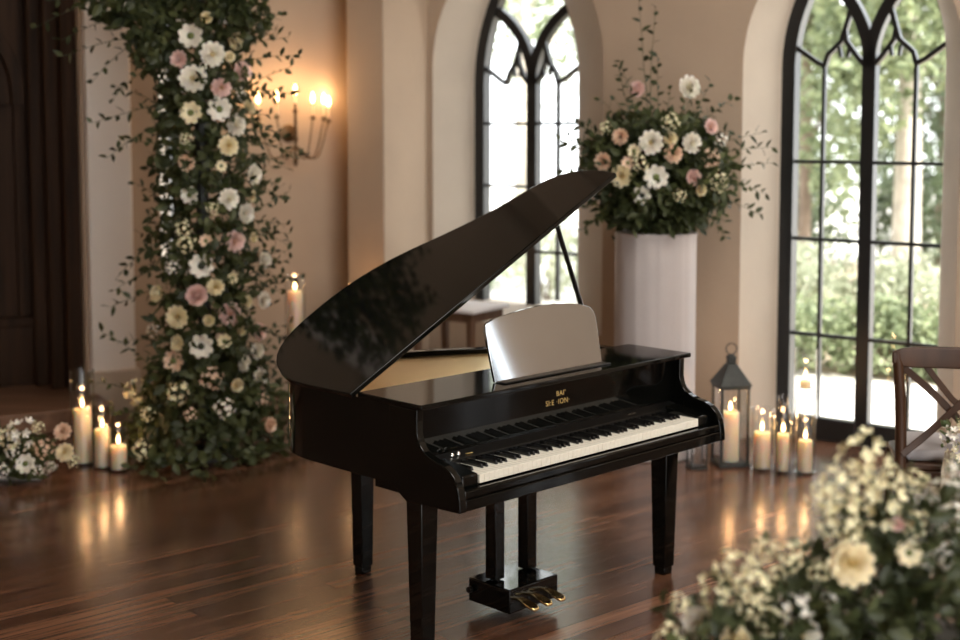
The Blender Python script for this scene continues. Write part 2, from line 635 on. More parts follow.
# wooden portal door
def door_leaf():
    mb = MB()
    mb.prism([(-1.76, STEP), (-.04, STEP), (-.04, 3.12), (-1.76, 3.12)], .5, .58, lambda u, v, w: wl(u, w, v))
    o = struct(mb.build('door_1', M['dark_wood']))
    mb = MB()                                            # stepped jamb mouldings
    for s0, s1, n0 in ((-.13, -.05, .06), (-.20, -.12, .22), (-.27, -.19, .36)):
        mb.prism([(s0, STEP), (s1, STEP), (s1, 3.1), (s0, 3.1)], n0, .5, lambda u, v, w: wl(u, w, v))
        mb.tube([wl(s0, n0 + .02, STEP), wl(s0, n0 + .02, 3.1)], .018, 8)
    mb.build('door_jamb', M['dark_wood'], o, bevel=.006)
    mb = MB()
    mb.prism([(-1.55, STEP), (-.27, STEP), (-.27, .52), (-1.55, .52)], .44, .5, lambda u, v, w: wl(u, w, v))
    mb.prism([(-1.55, .52), (-.27, .52), (-.27, .58), (-1.55, .58)], .42, .5, lambda u, v, w: wl(u, w, v))
    mb.build('bottom_rail', M['dark_wood'], o, bevel=.006)
    for s in (-.36, -.60, -.84, -1.08, -1.32):
        mb = MB()
        mb.prism([(s, .58), (s + .035, .58), (s + .035, 2.06), (s, 2.06)], .46, .5, lambda u, v, w: wl(u, w, v))
        mb.build('plank_batten', M['dark_wood'], o, bevel=.005)
    mb = MB()
    ao = arch_outline(-.91, .62, 1.95, 2.0, .68)
    ai = arch_outline(-.91, .54, 1.95, 2.0, .60)
    mb.ring(ao, ai, .43, .5, lambda u, v, w: wl(u, w, v))
    mb.build('arched_moulding', M['dark_wood'], o, bevel=.006)
    return o


door_leaf()


# gothic glazed frames --------------------------------------------------
def gothic(kind_name, c, hw, z0, zs, rr, n0, fn, side, rails, subs, plinth, tracery=True):
    depth = .075
    fr = bpy.data.objects.new(kind_name, None)
    COL.objects.link(fr)
    struct(fr)
    out = arch_outline(c, hw, z0, zs, rr)
    inn = arch_outline(c, hw - .085, z0 + .001, zs, rr - .085)
    mb = MB()
    mb.ring(out, inn, n0, n0 + depth, lambda u, v, w: fn(u, w, v))
    mb.build('outer_frame', M['black_frame'], fr, bevel=.004)
    apex = max(v for u, v in out)

    def bar(name, pts, w, d=.06, nn=None):
        b = MB()
        b.bar([fn(u, (nn if nn is not None else n0 + .012 + d / 2), v) for u, v in pts], w, d, side)
        return b.build(name, M['black_frame'], fr, bevel=.003)
    bar('mullion', [(c, z0), (c, zs + .06)], .078, .07)
    # the two intersecting branches
    rb = hw * 1.22
    for sg in (-1, 1):
        pts = []
        for i in range(30):
            a = i * .05
            off, rise = rb * (1 - cos(a)), rb * sin(a) - .02
            half = hw - rr + math.sqrt(max(0, rr * rr - max(rise, 0) ** 2))
            if off > half - .045:
                break
            pts.append((c + sg * off, zs + rise))
        bar('tracery_branch', pts, .066, .065)
    for sg, offs, *nobar in subs:
        x = c + sg * offs
        zt = zs + .0
        if not nobar:
            bar('glazing_bar', [(x, z0 + .05), (x, zt)], .020, .035)
        # cusped heads either side of the bar
        xi = c + sg * .03
        xm = (x + xi) / 2
        bar('cusped_head', [(x, zt - .005), (x - sg * .02, zt + .06), (xm + sg * .02, zt + .13), (xm - sg * .0, zt + .19), (xm - sg * .03, zt + .30)], .026, .04)
        bar('cusped_head', [(xi, zt - .005), (xi + sg * .04, zt + .04), (xm - sg * .01, zt + .13), (xm, zt + .19)], .026, .04)
        xo = c + sg * (hw - .06)
        bar('cusped_head', [(x, zt - .005), (x + sg * .05, zt + .02), (xo - sg * .03, zt + .10), (xo + sg * .01, zt + .13)], .026, .04)
        bar('cusp', [(xm + sg * .03, zt + .10), (xm + sg * .02, zt + .04)], .018, .03)
        bar('cusp', [(xm - sg * .03, zt + .10), (xm - sg * .02, zt + .04)], .018, .03)
    for z in rails:
        bar('transom', [(c - hw + .05, z), (c + hw - .05, z)], .020, .035)
    if plinth:
        for sg in (-1, 1):
            xa, xb = sorted((c + sg * .03, c + sg * (hw - .055)))
            mb = MB()
            mb.prism([(xa, z0 + .0), (xb, z0 + .0), (xb, z0 + plinth), (xa, z0 + plinth)], n0 + .008, n0 + .068, lambda u, v, w: fn(u, w, v))
            mb.build('bottom_rail', M['black_frame'], fr, bevel=.004)
    gl = [(u, v) for u, v in arch_outline(c, hw - .04, z0 + .03, zs, rr - .04)]
    mb = MB()
    mb.add([fn(u, n0 + .05, v) for u, v in gl], [tuple(range(len(gl)))])
    mb.build('pane', M['pane'], fr)
    return fr


gothic('door_2', DOORC, .52, .0, 2.16, 1.005, REC, wr, NR, (1.61, 1.165, .61), ((1, .265), (-1, .265)), .13)
gothic('window_1', WINC, .47, .615, 2.1, 1.29, REC, wr, NR, (1.83, 1.41, .98), ((-1, .21), (1, .21, 1)), 0)
gothic('door_3', BAYC, .505, .0, 2.95, .925, REC, wr, NR, (1.655, 1.17, .66), ((1, .265), (-1, .265)), .13)
# lancet behind the flower column
fr = bpy.data.objects.new('window_2', None)
COL.objects.link(fr)
struct(fr)
mb = MB()
mb.ring(arch_outline(.55, .095, .88, 2.5, .18), arch_outline(.55, .07, .90, 2.5, .155), .3, .35, lambda u, v, w: wl(u, w, v))
mb.build('outer_frame', M['black_frame'], fr)
mb = MB()
gl = arch_outline(.55, .08, .89, 2.5, .165)
mb.add([wl(u, .32, v) for u, v in gl], [tuple(range(len(gl)))])
mb.build('pane', M['pane'], fr)


# ------------------------------------------------------------------ garden
mb = MB()
g0 = -.14
mb.add([(-30, -10, g0), (40, -10, g0), (40, 45, g0), (-30, 45, g0)], [(0, 1, 2, 3)])
struct(mb.build('ground', M['paving']))


def leaf_cloud(mb, blobs, n, L, w):
    tot = sum(b[3] * b[4] * b[5] for b in blobs)
    for cx, cy, cz, rx, ry, rz in blobs:
        for _ in range(int(n * rx * ry * rz / tot)):
            v = rv()
            q = random.uniform(.55, 1.0)
            p = Vector((cx + v.x * rx * q, cy + v.y * ry * q, cz + v.z * rz * q))
            d = (rv() + v * .5 + Vector((0, 0, -.3))).normalized()
            s = random.uniform(.6, 1.3)
            mb.leaf(p, d, rv(), L * s, w * s)


def shrub(x, y, r, hgt, mat, label, n=700, L=.12, group='garden shrubs beyond the windows'):
    t = thing('garden_shrub', label, 'shrub', (x, y, g0), 0, group)
    mb = MB()
    bl = []
    for _ in range(7):
        bl.append((random.uniform(-.6, .6) * r, random.uniform(-.6, .6) * r, hgt * random.uniform(.4, .75), r * .6, r * .6, hgt * .35))
    bl.append((0, 0, hgt * .4, r, r, hgt * .4))
    leaf_cloud(mb, bl, n, L, L * .5)
    mb.build('foliage', M[mat], t)
    mb = MB()
    for k in range(5):
        a = k * 1.26
        mb.tube([(0.03 * cos(a), .03 * sin(a), 0), (r * .3 * cos(a), r * .3 * sin(a), hgt * .5)], [.02, .008], 5)
    mb.build('stems', M['bark_dark'], t)
    return t


def tree(x, y, hgt, rc, mat, bark, label, n=1500, L=.22, trunk=.14, base=None, lean=0):
    t = thing('garden_tree', label, 'tree', (x, y, g0), 0, 'garden trees beyond the windows')
    mb = MB()
    base = base if base is not None else hgt * .4
    mb.tube([(0, 0, 0), (lean * .3, 0, hgt * .3), (lean, .05, hgt * .75)], [trunk * 1.25, trunk, trunk * .5], 12)
    for k in range(6):
        a = k * 1.05 + random.random()
        mb.tube([(lean * .6, 0, base + (hgt - base) * k / 9), (lean + rc * .7 * cos(a), rc * .7 * sin(a), base + (hgt - base) * (k + 2.5) / 9)], [trunk * .4, .02], 6)
    mb.build('trunk', M[bark], t, smooth=60)
    bl = []
    for _ in range(12):
        a = random.uniform(0, 2 * pi)
        q = random.uniform(.2, .8) * rc
        bl.append((lean + q * cos(a), q * sin(a), random.uniform(base, hgt), rc * .48, rc * .48, (hgt - base) * .24))
    mb = MB()
    leaf_cloud(mb, bl, n, L, L * .55)
    mb.build('crown', M[mat], t)
    return t


# ------------------------------------------------------------------ piano
A = 0.7872
piano = thing('grand_piano', 'black lacquered baby grand piano with raised lid standing on the wooden floor', 'piano', (-.0664, 4.2669, 0), pi / 2 - A)
W, ZB, ZR, ZT, YT, YH = 1.46, .578, .615, .887, .187, .50
PH = .4717
lac = M['piano']

lid_curve = [(-.03, .50), (-.03, .80), (-.018, .877), (.015, .965), (.072, 1.05), (.150, 1.112), (.256, 1.150), (.39, 1.168), (.523, 1.172), (.638, 1.160), (.754, 1.130),
             (.857, 1.085), (.93, 1.045), (.99, 1.010), (1.065, .972), (1.15, .931), (1.24, .897), (1.35, .868), (1.44, .843), (1.505, .808), (1.552, .755), (1.575, .687), (1.578, .60), (1.56, .50)]


def chaikin(p, closed=False):
    q = [p[0]]
    for i in range(len(p) - 1):
        a, b = p[i], p[i + 1]
        q += [(a[0] * .75 + b[0] * .25, a[1] * .75 + b[1] * .25), (a[0] * .25 + b[0] * .75, a[1] * .25 + b[1] * .75)]
    return q + [p[-1]]


rim_line = [(0, .30), (0, .78), (.012, .87), (.045, .96), (.10, 1.035), (.175, 1.095), (.27, 1.132), (.39, 1.15), (.523, 1.154), (.638, 1.142), (.754, 1.112),
            (.857, 1.066), (.93, 1.026), (.99, .990), (1.065, .952), (1.15, .911), (1.24, .872), (1.33, .83), (1.40, .775), (1.445, .69), (W, .60), (W, .30)]
rim_line = chaikin(rim_line)


def offset_in(p, d):
    r = []
    for i in range(len(p)):
        a = Vector(p[max(i - 1, 0)])
        b = Vector(p[min(i + 1, len(p) - 1)])
        t = (b - a).normalized()
        r.append((p[i][0] + t.y * d, p[i][1] - t.x * d))
    return r


rim_in = offset_in(rim_line, .045)
# rim: open strip with thickness
mb = MB()
n = len(rim_line)
vs = []
for z in (ZR, ZT):
    vs += [(*p, z) for p in rim_line] + [(*p, z) for p in rim_in]
fs = []
for i in range(n - 1):
    fs += [(i + 1, i, 2 * n + i, 2 * n + i + 1), (n + i, n + i + 1, 3 * n + i + 1, 3 * n + i), (2 * n + i + 1, 2 * n + i, 3 * n + i, 3 * n + i + 1), (i, i + 1, n + i + 1, n + i)]
fs += [(0, n, 3 * n, 2 * n), (2 * n - 1, n - 1, 3 * n - 1, 4 * n - 1)]
mb.add(vs, fs)
mb.build('rim', lac, piano, smooth=30, bevel=.003)
mb = MB()
mb.prism([(p[0], p[1]) for p in offset_in(rim_line, .01)], ZR + .004, ZR + .03, lambda u, v, w: (u, v, w))
mb.build('bottom_board', M['piano_satin'], piano)
mb = MB()
mb.prism([(p[0], max(p[1], .33)) for p in offset_in(rim_line, .035)], ZT - .034, ZT - .022, lambda u, v, w: (u, v, w))
mb.build('soundboard', M['gold'], piano)

arm = [(.30, ZT), (.20, ZT), (.201, .81), (.190, .772), (.162, .747), (.12, .732), (.07, .722), (.035, .703), (.012, .674), (.0, .635), (-.004, .578), (.25, .565), (.285, .572), (.33, .585), (.45, .595), (.56, ZR), (.56, .70), (.30, .70)]
arm = [(.34, ZT), (.20, ZT)] + chaikin(arm[2:11]) + [(.12, .574), (.25, .568)] + chaikin([(.25, .568), (.28, .582), (.31, .610), (.34, ZR)])[1:]
for x0, x1 in ((-.001, .030), (W - .030, W + .001)):
    mb = MB()
    mb.prism(arm, x0, x1, lambda u, v, w: (w, u, v))
    mb.build('side_arm', lac, piano, smooth=30, bevel=.004, seg=3)
# bright bevels on the curve of the near arm
mb = MB()
mb.box(.03, W - .03, .0, .45, ZB, ZB + .038)
mb.build('keybed', lac, piano, bevel=.003)
mb = MB()
mb.box(.03, W - .03, .004, .026, ZB + .038, .645)
mb.build('key_slip', lac, piano, bevel=.006, seg=3)
KX = .127
for x0, x1 in ((.052, KX - .001), (W - KX + .001, W - .052)):
    mb = MB()
    mb.hexa([(x0, .036, ZB + .038), (x1, .036, ZB + .038), (x1, .20, ZB + .038), (x0, .20, ZB + .038)], [(x0, .040, .682), (x1, .040, .682), (x1, .20, .706), (x0, .20, .706)])
    mb.build('key_block', lac, piano, bevel=.006, seg=3)
# keys
kw = (W - 2 * KX) / 52
wb = MB()
wb.box(.0006, kw - .0006, .036, .19, .648, .6776)
proto = wb.build('white_key', M['ivory'], piano, bevel=.0012)
proto.location.x = KX
for i in range(1, 52):
    c = proto.copy()
    COL.objects.link(c)
    c.parent = piano
    c.location.x = KX + kw * i
bb = MB()
bb.hexa([(-.0055, .088, .672), (.0055, .088, .672), (.0055, .19, .672), (-.0055, .19, .672)], [(-.0042, .096, .690), (.0042, .096, .690), (.0042, .19, .690), (-.0042, .19, .690)])
pb = None
order = 'ABCDEFG'
for i in range(51):
    nm = order[i % 7]
    if nm in 'BE':
        continue
    if pb is None:
        pb = bb.build('black_key', M['ebony'], piano, bevel=.0012)
        c = pb
    else:
        c = pb.copy()
        COL.objects.link(c)
        c.parent = piano
    c.location.x = KX + kw * (i + 1)
# control strip, fallboard, lettering
mb = MB()
mb.hexa([(.03, .192, .62), (W - .03, .192, .62), (W - .03, .25, .62), (.03, .25, .62)], [(.03, .192, .693), (W - .03, .192, .693), (W - .03, .25, .706), (.03, .25, .706)])
mb.build('control_strip', M['piano_satin'], piano, bevel=.003)
mb = MB()
mb.hexa([(.03, .248, .69), (W - .03, .248, .69), (W - .03, .29, .69), (.03, .29, .69)], [(.03, .236, ZT), (W - .03, .236, ZT), (W - .03, .29, ZT), (.03, .29, ZT)])
fb = mb.build('fallboard', lac, piano, bevel=.003)
for x in (.175, .205):
    mb = MB()
    mb.lathe([(.0, .0), (.009, .001), (.0085, .008), (.005, .012), (0, .013)], 14, (x, .218, .699))
    mb.build('control_knob', M['silver'], piano, smooth=50)
for x, y, l in ((.235, .206, .03), (1.12, .215, .045)):
    mb = MB()
    mb.box(x, x + l, y, y + .006, .698, .6995)
    mb.build('control_label', M['gilt'] if x < 1 else M['silver'], piano)


def lettering(txt, x, z, size, shear=0):
    cu = bpy.data.curves.new('lettering', 'FONT')
    cu.body = txt
    cu.size = size
    cu.extrude = .0006
    cu.shear = shear
    cu.space_character = 1.15
    tmp = bpy.data.objects.new('tmp', cu)
    COL.objects.link(tmp)
    dg = bpy.context.evaluated_depsgraph_get()
    me = bpy.data.meshes.new_from_object(tmp.evaluated_get(dg))
    bpy.data.objects.remove(tmp)
    me.materials.clear()
    me.materials.append(M['gilt'])
    o = bpy.data.objects.new('gilt_lettering', me)
    COL.objects.link(o)
    o.parent = piano
    o.rotation_euler = (R(90 - 3.5), 0, 0)
    o.location = (x, .2355 + (ZT - z) * .0609 - .0018, z)
    return o


lettering("BAI'", .728, .824, .027)
lettering("SI:E ·ION·", .672, .793, .028)

# fixed front top board
mb = MB()
mb.box(-.004, W + .012, YT - .012, YH, ZT, ZT + .018)
mb.build('top_board', lac, piano, bevel=.004, seg=3)
# lid, hinged on the spine
mb = MB()
lc = chaikin(lid_curve)
mb.prism(lc, 0, .02, lambda u, v, w: (-.0 + u * cos(PH) - w * sin(PH), v, ZT + .012 + u * sin(PH) + w * cos(PH)))
lid = mb.build('lid', lac, piano, smooth=35, bevel=.004, seg=3)
mb = MB()
mb.tube([(-.006, .51, ZT + .006), (-.006, .83, ZT + .006)], .006, 8)
mb.build('hinge', M['brass'], piano, smooth=50)
mb = MB()
mb.tube([(1.34, .565, ZT - .02), (1.055, .53, 1.418)], [.011, .010], 10)
mb.build('lid_prop', M['piano_satin'], piano, smooth=50)

# music desk
mb = MB()
dk = [(.447, 0), (1.037, 0), (1.053, .165), (1.048, .205), (1.022, .225), (.93, .243), (.80, .252), (.68, .246), (.56, .232), (.475, .220), (.452, .205), (.447, .185)]
dk = dk[:2] + chaikin(dk[2:])
mb.prism(dk, 0, .012, lambda u, v, w: (u, .278 + w + v * .27, ZT + .020 + v * .964))
mb.build('music_desk', M['desk'], piano, bevel=.002)
mb = MB()
mb.box(.455, 1.04, .235, .285, ZT + .018, ZT + .0235)
mb.build('desk_ledge', M['piano_satin'], piano, bevel=.003)
mb = MB()
mb.hexa([(.70, .30, ZT + .018), (.74, .30, ZT + .018), (.74, .40, ZT + .018), (.70, .40, ZT + .018)], [(.70, .335, ZT + .16), (.74, .335, ZT + .16), (.74, .35, ZT + .16), (.70, .35, ZT + .16)])
mb.build('desk_strut', M['piano_satin'], piano)


def leg(x, y, w0, w1, zt):
    mb = MB()
    a, b = w0 / 2, w1 / 2
    mb.hexa([(x - b, y - b, .03), (x + b, y - b, .03), (x + b, y + b, .03), (x - b, y + b, .03)], [(x - a, y - a, zt), (x + a, y - a, zt), (x + a, y + a, zt), (x - a, y + a, zt)])
    o = mb.build('leg', lac, piano, bevel=.003)
    mb = MB()
    mb.box(x - b * .85, x + b * .85, y - b * .85, y + b * .85, 0, .03)
    mb.build('foot', lac, o, bevel=.004)


leg(.064, .246, .078, .058, .60)
leg(1.388, .240, .084, .062, .60)
leg(.525, 1.11, .072, .058, .63)
# pedal lyre
for x in (.572, .748):
    mb = MB()
    mb.box(x - .026, x + .026, .375, .427, .135, .62)
    mb.build('lyre_post', lac, piano, bevel=.004)
mb = MB()
mb.box(.52, .785, .275, .49, .040, .130)
mb.build('pedal_box', lac, piano, bevel=.006, seg=3)
for x in (.575, .648, .720):
    mb = MB()
    prof = [(.30, .092), (.265, .090), (.235, .085), (.205, .078), (.190, .072)]
    wd = [.010, .013, .020, .022, .013]
    vs, fs = [], []
    for (y, z), w2 in zip(prof, wd):
        vs += [(x - w2, y, z), (x + w2, y, z), (x + w2, y, z - .011), (x - w2, y, z - .011)]
    for i in range(len(prof) - 1):
        for k in range(4):
            fs.append((i * 4 + k, i * 4 + (k + 1) % 4, i * 4 + 4 + (k + 1) % 4, i * 4 + 4 + k))
    fs += [(3, 2, 1, 0), (16, 17, 18, 19)]
    mb.add(vs, fs)
    mb.build('pedal', M['brass'], piano, bevel=.004, seg=3)
mb = MB()
mb.tube([(.50, .47, .09), (.515, .47, .09)], .012, 10)
mb.build('pedal_plug', M['piano_satin'], piano, smooth=50)


# ------------------------------------------------------------------ candles and glass
def candle_light(parent, z, energy):
    ld = bpy.data.lights.new('candle_light', 'POINT')
    ld.energy = energy
    ld.color = (1.0, .54, .25)
    ld.shadow_soft_size = .012
    lo = bpy.data.objects.new('candle_light', ld)
    COL.objects.link(lo)
    lo.parent = parent
    lo.location = (0, 0, z)


def flame_mb(z, s=1.0):
    mb = MB()
    mb.lathe([(0.0005, z), (.0055 * s, z + .006 * s), (.0075 * s, z + .014 * s), (.006 * s, z + .024 * s), (.003 * s, z + .033 * s), (0.0003, z + .041 * s)], 12)
    return mb


def candle(loc, r, hgt, label, energy=.5, group=None):
    t = thing('pillar_candle', label, 'candle', loc, 0, group)
    mb = MB()
    mb.lathe([(r * .96, 0), (r, .006), (r, hgt - .006), (r * .93, hgt), (r * .75, hgt - .004), (r * .5, hgt - .009), (0, hgt - .010)], 28)
    mb.build('wax', M['wax'], t, smooth=50)
    mb = MB()
    mb.tube([(0, 0, hgt - .012), (.001, 0, hgt + .012)], .0016, 6)
    mb.build('wick', M['wick'], t)
    flame_mb(hgt + .006, 1.25).build('flame', M['flame'], t, smooth=80)
    candle_light(t, hgt + .085, energy)
    return t


def cylinder_vase(loc, r, hgt, label, group=None, name='glass_cylinder', prof=None):
    mb = MB()
    if prof is None:
        mb.lathe([(r * .9, 0), (r, .006), (r, hgt), (r - .0035, hgt), (r - .0035, .014), (0, .012)], 40)
    else:
        mb.lathe(prof, 40)
    o = mb.build(name, M['vase_glass'], None, smooth=40)
    o.location = loc
    tag(o, label, 'vase', group)
    return o


gz = .0145
# left trio
cylinder_vase((-2.135, 7.20, 0), .066, .515, 'tall clear glass cylinder, tallest of the three by the left flower bank')
candle((-2.135, 7.20, gz), .049, .292, 'tallest cream pillar candle of the left trio, inside the tall glass', .55)
cylinder_vase((-2.005, 7.11, 0), .056, .36, 'middle-height clear glass cylinder between the two other left ones')
candle((-2.005, 7.11, gz), .042, .20, 'middle-height cream pillar candle of the left trio, in its glass', .5)
cylinder_vase((-1.905, 7.05, 0), .054, .25, 'short clear glass cylinder nearest the foot of the flower column')
candle((-1.905, 7.05, gz), .042, .126, 'shortest cream pillar candle of the left trio, beside the flower column', .5)
# right group by the lantern
cylinder_vase((1.492, 7.08, 0), .058, .335, 'short clear glass cylinder right beside the iron lantern')
candle((1.492, 7.08, gz), .043, .190, 'thick cream pillar candle in the glass just right of the lantern', .5)
bp = [(.045, 0), (.050, .006), (.050, .29), (.047, .32), (.032, .36), (.028, .375), (.028, .40), (.031, .412), (.0285, .412), (.0255, .40), (.0255, .375), (.030, .358), (.044, .318), (.047, .29), (.047, .014), (0, .012)]
cylinder_vase((1.588, 7.02, 0), .05, .42, 'bottle-shaped clear glass hurricane with narrow neck, second from the lantern', prof=bp, name='glass_bottle')
candle((1.590, 7.02, gz), .030, .196, 'slim cream candle inside the bottle-shaped glass', .45)
cylinder_vase((1.702, 7.00, 0), .058, .40, 'clear glass cylinder before the double door frame, right end of the row')
candle((1.702, 7.00, gz), .036, .165, 'cream candle at the right end of the row before the double doors', .45)
tv = cylinder_vase((1.745, 7.20, 0), .060, .63, 'tallest clear glass cylinder, water-filled, behind the others against the double doors')
mb = MB()
mb.lathe([(.054, .0145), (.054, .415), (0, .415)], 32)
mb.build('water', M['vase_glass'], tv, smooth=40)
candle((1.745, 7.20, .4155), .030, .042, 'small pale candle floating high in the tallest glass against the double doors', .35)


# lantern
def lantern(loc, rz, label, sc=1.0):
    t = thing('iron_lantern', label, 'lantern', loc, rz)
    t.scale = (sc, sc, sc)
    w = .073
    mb = MB()
    mb.box(-w - .012, w + .012, -w - .012, w + .012, 0, .018)
    mb.build('base', M['iron'], t, bevel=.003)
    for sx in (-1, 1):
        for sy in (-1, 1):
            mb = MB()
            mb.box(sx * w - .007, sx * w + .007, sy * w - .007, sy * w + .007, .018, .43)
            mb.build('corner_post', M['iron'], t, bevel=.002)
    mb = MB()
    mb.ring([(-w - .01, -w - .01), (w + .01, -w - .01), (w + .01, w + .01), (-w - .01, w + .01)], [(-w + .008, -w + .008), (w - .008, -w + .008), (w - .008, w - .008), (-w + .008, w - .008)], .42, .44)
    mb.build('top_rim', M['iron'], t, bevel=.002)
    mb = MB()
    a, b = w + .018, .026
    mb.hexa([(-a, -a, .438), (a, -a, .438), (a, a, .438), (-a, a, .438)], [(-b, -b, .548), (b, -b, .548), (b, b, .548), (-b, b, .548)])
    mb.build('roof', M['iron'], t, bevel=.003)
    mb = MB()
    mb.box(-.021, .021, -.021, .021, .548, .582)
    mb.hexa([(-.027, -.027, .582), (.027, -.027, .582), (.027, .027, .582), (-.027, .027, .582)], [(-.008, -.008, .602), (.008, -.008, .602), (.008, .008, .602), (-.008, .008, .602)])
    mb.build('chimney', M['iron'], t, bevel=.002)
    mb = MB()
    mb.tube([(.030 * cos(k * pi / 8), 0, .628 + .030 * sin(k * pi / 8)) for k in range(17)], .0035, 6)
    mb.build('ring_handle', M['iron'], t, smooth=60)
    for k in range(4):
        mb = MB()
        mb.box(-w + .007, w - .007, -w - .001, -w + .001, .018, .42)
        o = mb.build('glass_pane', M['vase_glass'], t)
        o.rotation_euler = (0, 0, k * pi / 2)
    return t


lantern((1.345, 7.20, 0), R(9), 'dark iron lantern with glass sides and pyramid roof, right of the piano keyboard end')
lantern((1.155, 7.12, 0), R(9), 'small dark glass-sided lantern mostly hidden under the right end of the piano keyboard', .56)
candle((1.345, 7.20, .0185), .047, .270, 'thick cream pillar candle inside the iron lantern', .6)

# candles on stands behind the piano
for x, y, zt, lab in ((-1.178, 8.60, .47, 'clear glass hurricane on a stand between flower column and piano'), (-.84, 8.75, .47, 'clear glass hurricane mostly hidden behind the raised lid')):
    st = thing('candle_stand', ('slim iron candle stand between the flower column and the piano' if x < -1 else 'slim iron candle stand hidden behind the piano lid'), 'stand', (x, y, 0))
    mb = MB()
    mb.lathe([(.12, 0), (.12, .012), (.02, .03), (.014, .06), (.012, zt - .06), (.03, zt - .03), (.075, zt - .012), (.08, zt)], 24)
    mb.build('column', M['iron'], st, smooth=40)
    mb = MB()
    mb.lathe([(.083, zt - .008), (.088, zt - .008), (.088, zt + .006), (.083, zt + .006)], 24)
    mb.build('dish_rim', M['iron'], st, smooth=40)
    cylinder_vase((x, y, zt), .066, .41 if x < -1 else .30, lab)
    candle((x, y, zt + gz), .047, .285 if x < -1 else .255, ('cream pillar candle glowing in the hurricane left of the piano lid' if x < -1 else 'cream pillar candle barely showing above the piano lid'), .5)


# ------------------------------------------------------------------ wall sconce
def sconce():
    bpos = wl(1.33, 0, 1.745)
    t = thing('candle_sconce', 'brass candle sconce with curved arms glowing on the tan far wall', 'sconce', bpos, math.atan2(DL.y, DL.x))
    # local: x along wall, -y into the room
    mb = MB()
    mb.lathe([(.0, 0), (.055, .0), (.06, .008), (.03, .02), (0, .022)], 20)
    o = mb.build('back_plate', M['aged_brass'], t, smooth=50)
    o.rotation_euler = (R(90), 0, 0)
    o.location = (0, -.001, .02)
    mb = MB()
    mb.lathe([(.003, -.20), (.012, -.19), (.016, -.165), (.008, -.14), (.008, -.05), (.018, -.02), (.012, .0), (.009, .15), (.016, .165), (.008, .18), (.008, .22)], 16, (0, -.14, 0))
    mb.tube([(0, -.02, .02), (0, -.14, .0)], .008, 8)
    mb.build('stem', M['aged_brass'], t, smooth=50)
    arms = [(-.245, -.10, .215), (-.155, -.20, .225), (0, -.14, .27), (.10, -.20, .22), (.205, -.14, .215), (.275, -.06, .20)]
    for x, y, z in arms:
        if x != 0:
            mb = MB()
            pts = []
            for i in range(11):
                u = i / 10
                px_ = x * (u ** .8)
                py_ = -.14 + (y + .14) * u
                pz_ = -.06 - .09 * sin(pi * min(u * 1.1, 1)) + (z - .10 + .06) * max(0, (u - .55) / .45) ** 1.6
                pts.append((px_, py_, pz_))
            mb.tube(pts, .0045, 7)
            mb.build('arm', M['aged_brass'], t, smooth=60)
        mb = MB()
        zb = z - .10
        mb.lathe([(.004, zb - .012), (.018, zb - .004), (.022, zb + .004), (.010, zb + .006), (.0085, zb + .02)], 14, (x, y, 0))
        mb.build('drip_cup', M['aged_brass'], t, smooth=50)
        mb = MB()
        mb.lathe([(.0075, zb + .006), (.0075, z)], 10, (x, y, 0))
        cd = mb.build('candle_tube', M['wax'], t, smooth=50)
        f = flame_mb(0, 1.9).build('flame', M['flame'], cd, smooth=80)
        f.location = (x, y, z)
        ld = bpy.data.lights.new('sconce_light', 'POINT')
        ld.energy = .8
        ld.color = (1.0, .60, .30)
        ld.shadow_soft_size = .015
        lo = bpy.data.objects.new('sconce_light', ld)
        COL.objects.link(lo)
        lo.parent = t
        lo.location = (x, y, z + .085)
    return t


sconce()


# ------------------------------------------------------------------ flowers
def petal(mb, base_r, ang, tilt, L, w, cup=.25, z=0):
    """petal growing outward from the axis at angle ang, raised by tilt"""
    ca, sa = cos(ang), sin(ang)
    rows = [(0, .35), (.35, .85), (.72, 1.0), (1.0, .45)]
    vs = []
    for u, ww in rows:
        tl = tilt + cup * (u - .3)
        rr = base_r + L * u * cos(tl)
        zz = z + L * u * sin(tl)
        for k in (-1, 0, 1):
            off = k * w * ww / 2
            lift = cup * .35 * w * abs(k) * ww
            vs.append((rr * ca - off * sa, rr * sa + off * ca, zz + lift))
    fs = []
    for i in range(3):
        for k in range(2):
            a = i * 3 + k
            fs.append((a, a + 3, a + 4, a + 1))
    mb.add(vs, fs)


